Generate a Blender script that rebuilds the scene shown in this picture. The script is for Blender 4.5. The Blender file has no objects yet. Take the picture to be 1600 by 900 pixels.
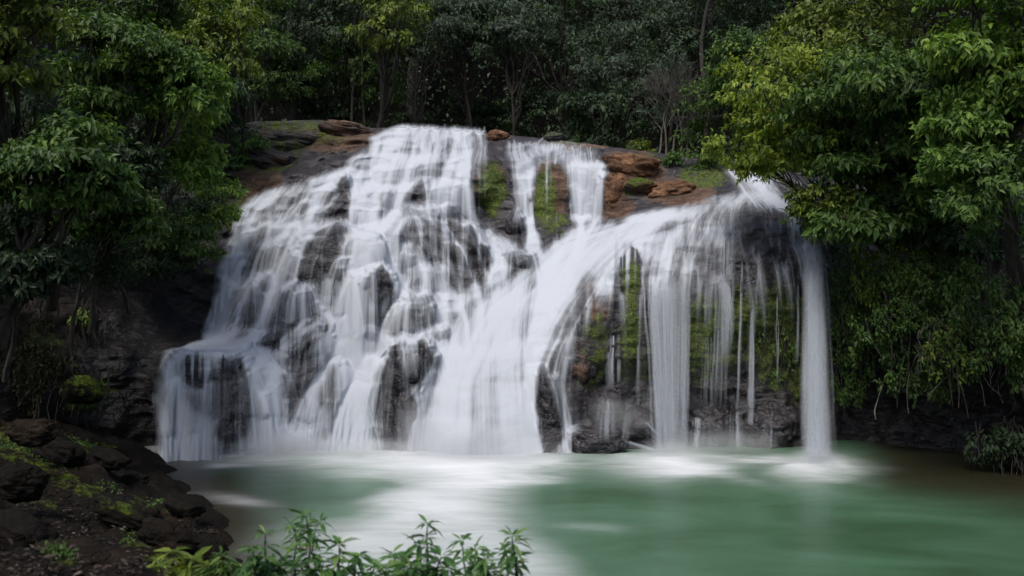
import bpy, bmesh, math, random
import numpy as np
from mathutils import Vector
from mathutils.bvhtree import BVHTree

R = math.radians
rng = np.random.default_rng(11)
random.seed(11)
scn = bpy.context.scene
col = scn.collection

# ------------------------------------------------------------------ camera
CAM_Z = 4.0
FPX = 1600 * 30.0 / 36.0          # focal length in photograph pixels
cam_d = bpy.data.cameras.new('camera')
cam_d.lens = 30.0
cam_d.sensor_width = 36.0
cam_d.dof.use_dof = True
cam_d.dof.focus_distance = 22.0
cam_d.dof.aperture_fstop = 1.3
cam_d.clip_start = 0.1
cam_d.clip_end = 600.0
cam = bpy.data.objects.new('camera', cam_d)
cam.location = (0, 0, CAM_Z)
cam.rotation_euler = (R(90), 0, 0)
col.objects.link(cam)
scn.camera = cam

# ------------------------------------------------------------------ light
SUN_EL, SUN_AZ = 58.0, 205.0      # azimuth clockwise from +Y
world = bpy.data.worlds.new("World")
scn.world = world
world.use_nodes = True
wn = world.node_tree.nodes
wl = world.node_tree.links
bg = wn['Background']
sky = wn.new('ShaderNodeTexSky')
sky.sky_type = 'NISHITA'
sky.sun_disc = False
sky.sun_elevation = R(SUN_EL)
sky.sun_rotation = R(SUN_AZ)
sky.air_density = 1.0
sky.dust_density = 3.0
wl.new(sky.outputs[0], bg.inputs[0])
bg.inputs[1].default_value = 0.13
sun_d = bpy.data.lights.new('sun', 'SUN')
sun_d.energy = 2.0
sun_d.angle = R(22)
sun_d.color = (1.0, 0.96, 0.9)
sun = bpy.data.objects.new('sun', sun_d)
sv = Vector((math.sin(R(SUN_AZ)) * math.cos(R(SUN_EL)), math.cos(R(SUN_AZ)) * math.cos(R(SUN_EL)), math.sin(R(SUN_EL))))
sun.rotation_euler = sv.to_track_quat('Z', 'Y').to_euler()
sun.location = (-10, -20, 40)
col.objects.link(sun)

scn.view_settings.view_transform = 'Standard'
scn.view_settings.look = 'None'
scn.view_settings.exposure = 0.35
scn.view_settings.gamma = 1.0
scn.view_settings.use_curve_mapping = False
scn.render.engine = 'CYCLES'
cy = scn.cycles
cy.use_denoising = True
try:
    cy.denoiser = 'OPENIMAGEDENOISE'
except Exception:
    pass
cy.max_bounces = 6
cy.diffuse_bounces = 3
cy.glossy_bounces = 2
cy.transmission_bounces = 3
cy.transparent_max_bounces = 48
cy.volume_bounces = 1
cy.use_adaptive_sampling = True
cy.adaptive_threshold = 0.02
cy.caustics_reflective = False
cy.caustics_refractive = False

# ------------------------------------------------------------------ helpers
def P(px, py, Y):
    """the world point that stands at photograph pixel (px, py), Y metres off"""
    return np.array(((px - 800) / FPX * Y, Y, CAM_Z + (450 - py) / FPX * Y))

def Pv(px, py, Y):
    px, py, Y = np.broadcast_arrays(np.asarray(px, float), np.asarray(py, float), np.asarray(Y, float))
    return np.stack(((px - 800) / FPX * Y, Y, CAM_Z + (450 - py) / FPX * Y), -1)

def ground_hit(px, py, z=0.0):
    Y = (CAM_Z - z) * FPX / (py - 450)
    return np.array(((px - 800) / FPX * Y, Y, z))

_T = rng.random((64, 64, 64)).astype(np.float32)
def vnoise(p):
    """value noise in -1..1 at points (n,3)"""
    p = np.asarray(p, np.float64)
    i = np.floor(p).astype(np.int64)
    f = p - i
    f = f * f * f * (f * (f * 6 - 15) + 10)
    r = 0
    for dx in (0, 1):
        wx = f[..., 0] if dx else 1 - f[..., 0]
        for dy in (0, 1):
            wy = f[..., 1] if dy else 1 - f[..., 1]
            for dz in (0, 1):
                wz = f[..., 2] if dz else 1 - f[..., 2]
                r = r + wx * wy * wz * _T[(i[..., 0] + dx) & 63, (i[..., 1] + dy) & 63, (i[..., 2] + dz) & 63]
    return r * 2 - 1

def fbm(p, octv=4, gain=0.5):
    p = np.asarray(p, float)
    a, s, r, t = 1.0, 1.0, 0.0, 0.0
    for k in range(octv):
        r = r + a * vnoise(p * s + 17.3 * k)
        t += a
        a *= gain
        s *= 2.03
    return r / t

def ridged(p, octv=4):
    p = np.asarray(p, float)
    a, s, r = 1.0, 1.0, 0.0
    for k in range(octv):
        r = r + a * (1 - 2 * np.abs(vnoise(p * s + 9.1 * k)))
        a *= 0.5
        s *= 2.1
    return r / 2

def mk_mesh(name, V, F, uv=None, attrs=None, smooth=True):
    V = np.ascontiguousarray(V, np.float32)
    me = bpy.data.meshes.new(name)
    me.vertices.add(len(V))
    me.vertices.foreach_set('co', V.ravel())
    Fs = F if isinstance(F, list) else [F]
    Fs = [np.ascontiguousarray(f, np.int32) for f in Fs if len(f)]
    nl = sum(f.size for f in Fs)
    nf = sum(len(f) for f in Fs)
    me.loops.add(nl)
    li = np.concatenate([f.ravel() for f in Fs])
    me.loops.foreach_set('vertex_index', li)
    tot = np.concatenate([np.full(len(f), f.shape[1], np.int32) for f in Fs])
    st = np.concatenate(([0], np.cumsum(tot)[:-1])).astype(np.int32)
    me.polygons.add(nf)
    me.polygons.foreach_set('loop_start', st)
    me.polygons.foreach_set('loop_total', tot)
    me.polygons.foreach_set('use_smooth', np.full(nf, smooth, bool))
    if uv is not None:
        l = me.uv_layers.new(name='UVMap')
        l.data.foreach_set('uv', np.ascontiguousarray(np.asarray(uv, np.float32)[li]).ravel())
    for k, v in (attrs or {}).items():
        v = np.asarray(v, np.float32)
        if v.ndim == 1:
            a = me.attributes.new(k, 'FLOAT', 'POINT')
            a.data.foreach_set('value', v)
        else:
            a = me.attributes.new(k, 'FLOAT_COLOR', 'POINT')
            c = np.ones((len(V), 4), np.float32)
            c[:, :v.shape[1]] = v
            a.data.foreach_set('color', c.ravel())
    me.update(calc_edges=True)
    return me

def link(name, me, mat, parent=None):
    o = bpy.data.objects.new(name, me)
    if me is not None and mat is not None and not me.materials:
        me.materials.append(mat)
    col.objects.link(o)
    if parent is not None:
        o.parent = parent
    return o

def tag(o, label, cat, group=None):
    o['label'] = label
    o['category'] = cat
    if group:
        o['group'] = group
    return o

def empty(name, loc):
    o = bpy.data.objects.new(name, None)
    o.location = tuple(float(v) for v in loc)
    o.empty_display_size = 0.3
    col.objects.link(o)
    return o

def grid_faces(nr, nc):
    i = np.arange(nr - 1)[:, None] * nc + np.arange(nc - 1)[None, :]
    return np.stack((i, i + 1, i + nc + 1, i + nc), -1).reshape(-1, 4)

def tps(pts, vals, lam=0.02):
    """thin-plate spline through pts (n,2), returns an evaluator"""
    pts = np.asarray(pts, float)
    n = len(pts)
    def U(r2):
        return np.where(r2 > 1e-12, r2 * np.log(r2 + 1e-12) * 0.5, 0.0)
    d2 = ((pts[:, None] - pts[None]) ** 2).sum(-1)
    A = np.zeros((n + 3, n + 3))
    A[:n, :n] = U(d2) + lam * np.eye(n)
    A[:n, n] = 1
    A[:n, n + 1:] = pts
    A[n, :n] = 1
    A[n + 1:, :n] = pts.T
    w = np.linalg.solve(A, np.concatenate((vals, np.zeros(3))))
    def ev(q):
        q = np.asarray(q, float)
        sh = q.shape[:-1]
        q = q.reshape(-1, 2)
        out = np.empty(len(q))
        for a in range(0, len(q), 20000):
            b = q[a:a + 20000]
            out[a:a + 20000] = U(((b[:, None] - pts[None]) ** 2).sum(-1)) @ w[:n] + w[n] + b @ w[n + 1:]
        return out.reshape(sh)
    return ev

def smoothstep(a, b, x):
    t = np.clip((x - a) / (b - a), 0, 1)
    return t * t * (3 - 2 * t)

def blob(px, py, cx, cy, rx, ry, ang=0.0):
    """soft ellipse, 1 in the middle, 0 outside (ang in degrees, clockwise as seen)"""
    c, s = math.cos(R(ang)), math.sin(R(ang))
    dx, dy = px - cx, py - cy
    u = (dx * c + dy * s) / rx
    v = (-dx * s + dy * c) / ry
    return np.clip(1.25 - (u * u + v * v) * 0.9, 0, 1) ** 1.0

# ------------------------------------------------------------------ materials
class NT:
    def __init__(s, name):
        s.m = bpy.data.materials.new(name)
        s.m.use_nodes = True
        s.t = s.m.node_tree
        s.t.nodes.clear()
        s.out = s.n('ShaderNodeOutputMaterial')
    def n(s, ty, **kw):
        nd = s.t.nodes.new(ty)
        for k, v in kw.items():
            setattr(nd, k, v)
        return nd
    def l(s, a, b):
        s.t.links.new(a, b)
    def noise(s, vec, scale, detail=5, rough=0.55, dist=0.0):
        nd = s.n('ShaderNodeTexNoise')
        nd.inputs['Scale'].default_value = scale
        nd.inputs['Detail'].default_value = detail
        nd.inputs['Roughness'].default_value = rough
        nd.inputs['Distortion'].default_value = dist
        if vec is not None:
            s.l(vec, nd.inputs['Vector'])
        return nd.outputs['Fac']
    def ramp(s, fac, stops):
        nd = s.n('ShaderNodeValToRGB')
        e = nd.color_ramp.elements
        while len(e) < len(stops):
            e.new(0.5)
        for k, (p, c) in enumerate(stops):
            e[k].position = p
            e[k].color = (*c, 1) if len(c) == 3 else c
        s.l(fac, nd.inputs[0])
        return nd.outputs[0]
    def mix(s, fac, a, b, blend='MIX'):
        nd = s.n('ShaderNodeMix', data_type='RGBA', blend_type=blend)
        for sock, v in ((nd.inputs[0], fac), (nd.inputs[6], a), (nd.inputs[7], b)):
            if hasattr(v, 'is_linked') or hasattr(v, 'links'):
                s.l(v, sock)
            elif isinstance(v, (int, float)):
                sock.default_value = v
            else:
                sock.default_value = (*v, 1)
        return nd.outputs[2]
    def math(s, op, a, b=0.0, clamp=False):
        nd = s.n('ShaderNodeMath', operation=op, use_clamp=clamp)
        for sock, v in ((nd.inputs[0], a), (nd.inputs[1], b)):
            if hasattr(v, 'links'):
                s.l(v, sock)
            else:
                sock.default_value = v
        return nd.outputs[0]
    def maprange(s, v, a, b, c=0.0, d=1.0):
        nd = s.n('ShaderNodeMapRange')
        s.l(v, nd.inputs[0])
        for i, x in enumerate((a, b, c, d)):
            nd.inputs[i + 1].default_value = x
        return nd.outputs[0]
    def pos(s, scale=(1, 1, 1)):
        g = s.n('ShaderNodeNewGeometry')
        m = s.n('ShaderNodeMapping')
        m.inputs['Scale'].default_value = scale
        s.l(g.outputs['Position'], m.inputs[0])
        return m.outputs[0]
    def attr(s, name):
        a = s.n('ShaderNodeAttribute', attribute_name=name)
        return a

def rock_material(name, dark=(0.018, 0.016, 0.018), light=(0.066, 0.059, 0.066), brown=(0.125, 0.070, 0.044), wet=0.35, masks=True,
                  moss_amount=0.0, brown_amount=0.0, spec=0.45):
    N = NT(name)
    p = N.pos()
    pz = N.pos((0.6, 0.6, 2.2))
    n1 = N.noise(p, 1.3, 8, 0.6)
    n2 = N.noise(pz, 3.2, 8, 0.65, 0.6)
    n3 = N.noise(p, 14.0, 6, 0.6)
    vor = N.n('ShaderNodeTexVoronoi', feature='DISTANCE_TO_EDGE')
    vor.inputs['Scale'].default_value = 1.7
    nv = N.n('ShaderNodeVectorMath', operation='ADD')
    nc = N.n('ShaderNodeTexNoise')
    nc.inputs['Scale'].default_value = 2.5
    N.l(p, nc.inputs['Vector'])
    N.l(pz, nv.inputs[0])
    N.l(nc.outputs['Color'], nv.inputs[1])
    N.l(nv.outputs[0], vor.inputs['Vector'])
    crack = N.maprange(vor.outputs['Distance'], 0.0, 0.035, 0.25, 1.0)
    c = N.ramp(n2, [(0.3, dark), (0.5, tuple((a + b) / 2 for a, b in zip(dark, light))), (0.72, light)])
    c = N.mix(N.maprange(n3, 0.35, 0.7, 0.0, 0.5), c, tuple(x * 0.5 for x in dark))
    bc = N.ramp(N.math('ADD', N.math('MULTIPLY', n1, 0.45), N.math('MULTIPLY', n2, 0.55)), [(0.36, tuple(x * 0.2 for x in brown)), (0.5, tuple(x * 0.75 for x in brown)), (0.64, (brown[0] * 1.7, brown[1] * 1.8, brown[2] * 1.8))])
    bc = N.mix(N.maprange(n3, 0.4, 0.7, 0.0, 0.6), bc, tuple(x * 0.25 for x in brown))
    mc = N.ramp(n3, [(0.3, (0.012, 0.02, 0.004)), (0.5, (0.06, 0.09, 0.012)), (0.68, (0.16, 0.19, 0.02))])
    if masks:
        a = N.attr('mask')
        sp = N.n('ShaderNodeSeparateColor')
        N.l(a.outputs['Color'], sp.inputs[0])
        bm, mm = sp.outputs[1], sp.outputs[0]
    else:
        v1 = N.n('ShaderNodeValue'); v1.outputs[0].default_value = brown_amount
        v2 = N.n('ShaderNodeValue'); v2.outputs[0].default_value = moss_amount
        bm, mm = v1.outputs[0], v2.outputs[0]
    bfac = N.maprange(N.math('ADD', N.math('SUBTRACT', n1, 0.5), bm), 0.38, 0.62)
    c = N.mix(bfac, c, bc)
    c = N.mix(crack, N.mix(0.75, c, (0.005, 0.005, 0.005)), c)
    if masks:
        c = N.mix(sp.outputs[2], c, N.mix(n2, (0.006, 0.005, 0.005), (0.016, 0.013, 0.011)))  # third mask channel: painted shade and dark algae as near-black rock
    nm = N.noise(p, 4.0, 8, 0.7)
    mfac = N.maprange(N.math('ADD', N.math('MULTIPLY', N.math('SUBTRACT', nm, 0.5), 1.6), mm), 0.42, 0.62)
    c = N.mix(mfac, c, mc)
    b = N.n('ShaderNodeBsdfPrincipled')
    N.l(c, b.inputs['Base Color'])
    rough = N.maprange(N.math('ADD', bfac, mfac), 0.0, 1.0, wet, 0.85)
    N.l(rough, b.inputs['Roughness'])
    b.inputs['Specular IOR Level'].default_value = spec
    h = N.math('ADD', N.math('MULTIPLY', n2, 0.7), N.math('MULTIPLY', n3, 0.25))
    h = N.math('ADD', h, N.math('MULTIPLY', crack, 0.25))
    h = N.math('ADD', h, N.math('MULTIPLY', N.math('MULTIPLY', mfac, N.noise(p, 40, 4, 0.7)), 0.35))
    bp = N.n('ShaderNodeBump')
    bp.inputs['Strength'].default_value = 0.9
    bp.inputs['Distance'].default_value = 0.12
    N.l(h, bp.inputs['Height'])
    N.l(bp.outputs[0], b.inputs['Normal'])
    N.l(b.outputs[0], N.out.inputs[0])
    return N.m

def leaf_material(name, dark, mid, bright, trans=0.3, clump=0.9, tint=None):
    N = NT(name)
    g = N.n('ShaderNodeNewGeometry')
    p = N.pos()
    r = g.outputs['Random Per Island']
    n = N.noise(p, clump, 3, 0.6)
    f = N.math('ADD', N.math('MULTIPLY', r, 0.55), N.math('MULTIPLY', N.maprange(n, 0.3, 0.7), 0.5))
    c = N.ramp(f, [(0.1, dark), (0.5, mid), (0.95, bright)])
    if tint:
        c = N.mix(N.maprange(r, 0.985, 0.99), c, tint)
    d = N.n('ShaderNodeBsdfPrincipled')
    N.l(c, d.inputs['Base Color'])
    d.inputs['Roughness'].default_value = 0.5
    d.inputs['Specular IOR Level'].default_value = 0.3
    t = N.n('ShaderNodeBsdfTranslucent')
    N.l(N.mix(1.0, c, (1.2, 1.35, 0.5), 'MULTIPLY'), t.inputs[0])
    m = N.n('ShaderNodeMixShader')
    m.inputs[0].default_value = trans
    N.l(d.outputs[0], m.inputs[1])
    N.l(t.outputs[0], m.inputs[2])
    N.l(m.outputs[0], N.out.inputs[0])
    return N.m

def bark_material(name, a, b):
    N = NT(name)
    p = N.pos((3, 3, 0.8))
    n = N.noise(p, 3.0, 7, 0.65, 0.5)
    c = N.ramp(n, [(0.3, a), (0.7, b)])
    d = N.n('ShaderNodeBsdfPrincipled')
    N.l(c, d.inputs['Base Color'])
    d.inputs['Roughness'].default_value = 0.9
    bp = N.n('ShaderNodeBump')
    bp.inputs['Distance'].default_value = 0.03
    N.l(n, bp.inputs['Height'])
    N.l(bp.outputs[0], d.inputs['Normal'])
    N.l(d.outputs[0], N.out.inputs[0])
    return N.m

def water_strand_material():
    N = NT('white_water')
    uv = N.n('ShaderNodeUVMap')
    sp = N.n('ShaderNodeSeparateXYZ')
    N.l(uv.outputs[0], sp.inputs[0])
    # soft edges across the strand
    u = N.math('ABSOLUTE', N.math('SUBTRACT', N.math('FRACT', sp.outputs[0]), 0.5))
    prof = N.n('ShaderNodeMapRange', interpolation_type='SMOOTHSTEP')
    N.l(u, prof.inputs[0])
    prof.inputs[1].default_value = 0.5
    prof.inputs[2].default_value = 0.0
    prof = prof.outputs[0]
    mp = N.n('ShaderNodeMapping')
    mp.inputs['Scale'].default_value = (5.0, 0.7, 1)
    N.l(uv.outputs[0], mp.inputs[0])
    ns = N.noise(mp.outputs[0], 1.0, 3, 0.6)
    a = N.attr('alpha').outputs['Fac']
    al = N.math('MULTIPLY', N.math('MULTIPLY', a, prof), N.maprange(ns, 0.3, 0.65, 0.35, 1.15), clamp=True)
    d = N.n('ShaderNodeBsdfDiffuse')
    d.inputs[0].default_value = (0.62, 0.655, 0.71, 1)
    t = N.n('ShaderNodeBsdfTranslucent')
    t.inputs[0].default_value = (0.62, 0.655, 0.71, 1)
    m = N.n('ShaderNodeMixShader')
    m.inputs[0].default_value = 0.4
    N.l(d.outputs[0], m.inputs[1])
    N.l(t.outputs[0], m.inputs[2])
    tr = N.n('ShaderNodeBsdfTransparent')
    m2 = N.n('ShaderNodeMixShader')
    N.l(al, m2.inputs[0])
    N.l(tr.outputs[0], m2.inputs[1])
    N.l(m.outputs[0], m2.inputs[2])
    N.l(m2.outputs[0], N.out.inputs[0])
    return N.m

def water_sheet_material():
    N = NT('white_water_sheet')
    a = N.attr('alpha').outputs['Fac']
    ns = N.noise(N.pos((7.0, 2.0, 0.6)), 1.0, 4, 0.65)
    ns2 = N.noise(N.pos((26.0, 6.0, 1.0)), 1.0, 3, 0.6)
    k = N.math('ADD', N.maprange(ns, 0.3, 0.7, 0.70, 1.12), N.maprange(ns2, 0.3, 0.7, -0.11, 0.11))
    al = N.math('MULTIPLY', a, N.math('ADD', k, N.math('MULTIPLY', N.math('MULTIPLY', a, a), N.math('SUBTRACT', 1.0, k))), clamp=True)
    d = N.n('ShaderNodeBsdfDiffuse')
    d.inputs[0].default_value = (0.62, 0.655, 0.71, 1)
    t = N.n('ShaderNodeBsdfTranslucent')
    t.inputs[0].default_value = (0.62, 0.655, 0.71, 1)
    m = N.n('ShaderNodeMixShader')
    m.inputs[0].default_value = 0.25
    N.l(d.outputs[0], m.inputs[1])
    N.l(t.outputs[0], m.inputs[2])
    tr = N.n('ShaderNodeBsdfTransparent')
    m2 = N.n('ShaderNodeMixShader')
    N.l(al, m2.inputs[0])
    N.l(tr.outputs[0], m2.inputs[1])
    N.l(m.outputs[0], m2.inputs[2])
    N.l(m2.outputs[0], N.out.inputs[0])
    return N.m

def pool_material():
    N = NT('green_pool_water')
    p = N.pos((0.5, 1.0, 1.0))
    pf = N.pos((0.35, 1.3, 1.0))
    a = N.attr('mask')
    sp = N.n('ShaderNodeSeparateColor')
    N.l(a.outputs['Color'], sp.inputs[0])
    foam, brown, deep = sp.outputs[0], sp.outputs[1], sp.outputs[2]
    n1 = N.noise(p, 0.55, 5, 0.6, 0.8)
    n2 = N.noise(pf, 1.4, 6, 0.6, 1.2)
    c = N.ramp(n1, [(0.3, (0.038, 0.084, 0.042)), (0.52, (0.057, 0.126, 0.071)), (0.75, (0.085, 0.165, 0.110))])
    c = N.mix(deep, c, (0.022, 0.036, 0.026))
    c = N.mix(brown, c, (0.022, 0.014, 0.007))
    ff = N.math('ADD', foam, N.math('MULTIPLY', N.math('SUBTRACT', n2, 0.5), N.math('MULTIPLY', N.math('MULTIPLY', foam, N.math('SUBTRACT', 1.15, foam)), 2.2)), clamp=True)
    c = N.mix(ff, c, (0.64, 0.66, 0.68))
    b = N.n('ShaderNodeBsdfPrincipled')
    N.l(c, b.inputs['Base Color'])
    N.l(N.maprange(ff, 0.0, 0.6, 0.34, 0.8), b.inputs['Roughness'])
    b.inputs['IOR'].default_value = 1.33
    bp = N.n('ShaderNodeBump')
    bp.inputs['Strength'].default_value = 0.25
    bp.inputs['Distance'].default_value = 0.05
    N.l(N.noise(p, 2.5, 3, 0.5), bp.inputs['Height'])
    N.l(bp.outputs[0], b.inputs['Normal'])
    N.l(b.outputs[0], N.out.inputs[0])
    return N.m

def mist_material(name, dens):
    N = NT(name)
    tc = N.n('ShaderNodeTexCoord')
    ln = N.n('ShaderNodeVectorMath', operation='LENGTH')
    N.l(tc.outputs['Object'], ln.inputs[0])
    fall = N.n('ShaderNodeMapRange', interpolation_type='SMOOTHSTEP')
    N.l(ln.outputs['Value'], fall.inputs[0])
    fall.inputs[1].default_value = 1.0
    fall.inputs[2].default_value = 0.1
    pv = N.n('ShaderNodeVolumePrincipled')
    pv.inputs['Color'].default_value = (0.93, 0.95, 0.97, 1)
    N.l(N.math('MULTIPLY', fall.outputs[0], dens), pv.inputs['Density'])
    N.l(pv.outputs[0], N.out.inputs['Volume'])
    return N.m

M_ROCK = rock_material('wet_rock')
M_BOULDER = rock_material('boulder_rock', dark=(0.014, 0.013, 0.015), light=(0.062, 0.055, 0.062))
M_DRY = rock_material('dry_orange_rock', dark=(0.02, 0.016, 0.014), light=(0.09, 0.07, 0.055), brown=(0.20, 0.105, 0.058), wet=0.8, spec=0.2)
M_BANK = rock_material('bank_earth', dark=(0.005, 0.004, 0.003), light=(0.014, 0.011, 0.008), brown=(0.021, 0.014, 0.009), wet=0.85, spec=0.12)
M_SOIL = rock_material('forest_soil', dark=(0.003, 0.003, 0.002), light=(0.010, 0.008, 0.006), brown=(0.012, 0.008, 0.005), wet=0.95, masks=False, moss_amount=0.2, spec=0.05)
M_WATER = water_strand_material()
M_SHEET = water_sheet_material()
M_POOL = pool_material()
M_BARK = bark_material('dark_bark', (0.012, 0.010, 0.008), (0.06, 0.05, 0.04))
M_PALE = bark_material('pale_bark', (0.04, 0.036, 0.03), (0.13, 0.118, 0.10))
M_STEM = bark_material('green_stem', (0.03, 0.035, 0.012), (0.09, 0.08, 0.03))
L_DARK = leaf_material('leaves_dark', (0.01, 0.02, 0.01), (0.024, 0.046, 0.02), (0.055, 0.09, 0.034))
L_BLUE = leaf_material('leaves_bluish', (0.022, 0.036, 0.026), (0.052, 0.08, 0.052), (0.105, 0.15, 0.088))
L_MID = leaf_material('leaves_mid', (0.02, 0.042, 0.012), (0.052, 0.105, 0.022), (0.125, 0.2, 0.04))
L_BRIGHT = leaf_material('leaves_bright', (0.034, 0.075, 0.014), (0.1, 0.185, 0.03), (0.24, 0.34, 0.055))
L_OLIVE = leaf_material('leaves_olive', (0.03, 0.05, 0.01), (0.1, 0.145, 0.022), (0.24, 0.29, 0.045))
L_YELLOW = leaf_material('leaves_yellow', (0.04, 0.07, 0.01), (0.15, 0.22, 0.026), (0.36, 0.41, 0.055), tint=(0.36, 0.24, 0.03))
L_DRY = leaf_material('leaves_dry', (0.012, 0.011, 0.006), (0.035, 0.032, 0.012), (0.075, 0.066, 0.022))
L_FORE = leaf_material('leaves_foreground', (0.02, 0.055, 0.018), (0.055, 0.14, 0.036), (0.16, 0.26, 0.06), clump=2.5, tint=(0.16, 0.10, 0.03))

# ------------------------------------------------------------------ cliff
CTRL = [
 # crest
 (-150,250,23),(0,250,25),(100,240,26),(250,215,27.5),(400,190,29),(500,187,29.5),(580,200,29),(640,199,28.6),(700,203,28.6),(760,208,28.4),
 (850,216,28.4),(930,226,28.1),(1000,235,28),(1100,248,27.5),(1180,258,27.5),(1250,270,27),(1350,280,26.5),(1500,280,25),(1750,280,22),
 # left wall
 (-150,450,18.5),(50,420,22),(180,400,24),(280,350,25.2),(360,300,26.8),(450,255,27.6),(540,238,27.6),(600,238,27.4),(680,235,27.4),(735,240,27.1),
 (280,450,24.6),(250,535,22.5),(180,500,22.4),(100,500,21.5),(30,500,19.8),(240,640,21.6),(180,680,21.3),(100,640,20.3),(20,620,18.8),(-150,640,17),(-150,560,17.5),
 # upper right wall
 (745,250,26.7),(800,250,26.9),(880,253,26.9),(945,258,26.7),(740,335,26.3),(800,345,26.1),(860,378,25.4),(940,340,26.1),
 (985,252,26.8),(975,330,25.5),(1030,325,25),(1060,290,26),(1120,300,25.2),(1150,310,24.6),(1250,318,24.2),(1300,340,23.9),
 # fan
 (560,290,25.9),(480,300,26.0),(400,310,26.4),(620,310,25.7),(700,320,25.3),
 (370,390,25.3),(440,370,24.8),(500,350,24.7),(560,360,24.6),(640,340,24.8),
 (350,450,24.5),(420,450,23.7),(500,440,23.3),(580,430,23.4),(660,440,23.5),(740,440,24.1),(800,400,24.5),
 (330,525,23.7),(400,530,22.8),(470,515,22.6),(540,500,22.7),(620,510,22.5),(690,500,22.8),
 (260,545,22.2),(320,550,21.5),(380,552,21.5),(430,580,21.6),(500,590,21.8),(560,560,22),(640,540,21.8),
 (250,690,21.8),(320,700,21.1),(400,700,21.0),(480,700,21),(560,700,21.1),(640,700,20.8),(550,620,21.5),(620,610,21.4),
 # chute
 (880,400,24.7),(820,440,23.9),(760,480,23.0),(720,540,21.9),(740,600,21.1),(700,700,20.3),(760,715,20.2),(820,600,21.3),(840,520,22.3),(900,440,23.3),(960,380,24.1),(1040,338,24.4),
 # right dome and face
 (1000,390,23.2),(1060,370,23.2),(1130,335,23.7),(1200,340,23.3),(1240,380,22.7),(960,420,22.6),(920,470,22.2),(1010,440,22.2),(1100,430,22.1),(1200,430,22.1),(1250,430,22.3),
 (900,540,21.9),(1000,540,22.1),(1100,540,22.2),(1200,540,22.3),(1260,540,22.5),(900,620,21.6),(1000,620,22.2),(1100,620,22.3),(1250,620,22.4),
 (900,705,21.0),(1000,705,21.2),(1100,700,21.4),(1250,700,21.6),
 (1320,400,23.2),(1320,560,23.2),(1320,690,22.4),(1400,500,22),(1400,690,21.6),(1500,500,20.5),(1500,620,21.6),(1500,700,21),(1600,500,18.6),(1600,640,20.2),(1600,715,19.3),(1750,500,16.5),(1750,720,17.5),
]
CTRL = np.array(CTRL, float)
_ev = tps(CTRL[:, :2] / 100.0, CTRL[:, 2], 0.03)
def base_depth(px, py):
    px, py = np.broadcast_arrays(np.asarray(px, float), np.asarray(py, float))
    return _ev(np.stack((px, py), -1) / 100.0)

def top_py(px):
    return np.interp(px, [-150, 0, 100, 250, 400, 500, 580, 620, 640, 700, 760, 850, 930, 1000, 1100, 1180, 1250, 1350, 1500, 1750],
                     [250, 250, 240, 215, 190, 187, 200, 199, 198, 203, 208, 216, 226, 235, 248, 258, 270, 280, 280, 280])

def rock_masks(px, py):
    moss = np.zeros_like(px)
    for a in [(480,205,120,26),(420,240,70,44),(370,320,50,60),(320,370,30,60),(768,294,30,52),(852,310,22,60),(870,350,30,30),(990,292,35,16),(1000,250,60,14),
              (1100,275,50,25),(985,440,18,50),(985,520,22,60),(930,540,30,80),(915,590,30,30),(1150,500,120,60),(1215,520,66,105),(1090,540,100,70),(1250,560,30,90),
              (1330,480,50,120),(640,560,25,25),(470,540,40,18),(130,610,60,30),(60,560,60,70),(1000,575,90,30),(900,220,60,8),(1420,420,70,60)]:
        moss = np.maximum(moss, blob(px, py, *a) * (0.72 if a[0] in (985, 852, 990, 768) else (0.64 if a[0] > 1080 else 0.54)))
    br = np.zeros_like(px)
    for a in [(520,218,90,24),(400,290,50,40),(980,270,70,45),(1060,300,70,28),(960,320,40,30),(780,205,40,14),(900,225,80,10),(935,470,30,40),
              (765,290,30,45),(860,300,35,60),(60,500,70,90),(40,650,70,40)]:
        br = np.maximum(br, blob(px, py, *a) * 0.75)
    shade_and_dark = np.maximum(smoothstep(400, 300, px + 0.25 * (py - 450)) * smoothstep(380, 470, py), smoothstep(1290, 1330, px) * smoothstep(350, 420, py))  # shade on the left cliff and right recess, painted as darker rock
    shade_and_dark = np.maximum(shade_and_dark, smoothstep(330, 230, px))  # the same painted shade over the whole left side
    shade_and_dark = np.maximum(shade_and_dark, 0.25 * blob(px, py, 440, 250, 120, 50))
    shade_and_dark = np.maximum(shade_and_dark, 0.45 * blob(px, py, 1120, 540, 210, 130))  # dark algae on the right face
    return np.stack((moss, br, shade_and_dark * 0.85), -1)

NC, NR = 620, 250
pxs = np.linspace(-150, 1750, NC)
tpy = top_py(pxs)
t = np.linspace(0, 1, NR)
PY = tpy[None, :] + (752 - tpy[None, :]) * t[:, None]
PX = np.broadcast_to(pxs[None, :], PY.shape).copy()
D = base_depth(PX, PY)
W = Pv(PX, PY, D)
# rows past the water line go straight down into the pool bed
fanw = np.clip(blob(PX, PY, 540, 400, 260, 240) * 1.3, 0, 1)
zz = W[..., 2] + 0.035 * np.abs(W[..., 0] + 3.2) ** 2 + 1.3 * fbm(W.reshape(-1, 3) * 0.55, 3).reshape(D.shape)
saw = (zz / 0.9) % 1.0
terr = np.where(saw < 0.8, saw / 0.8, (1 - saw) / 0.2)            # slow out, quick back: small ledges
chw = np.clip(smoothstep(-40, 20, PX - np.interp(PY, [330, 380, 440, 480, 520, 600, 720], [930, 850, 790, 725, 695, 660, 625]))
              * smoothstep(-20, 40, np.interp(PY, [330, 380, 440, 520, 600, 720], [1080, 990, 930, 880, 850, 880]) - PX) * smoothstep(330, 370, PY), 0, 1)
fanw = fanw * (1 - chw)
D = D - fanw * np.interp(PY, [300, 380], [0.26, 0.18]) * (terr - 0.5)
nz = fbm(W.reshape(-1, 3) * np.array((0.9, 0.9, 1.4)), 5).reshape(D.shape)
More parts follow.
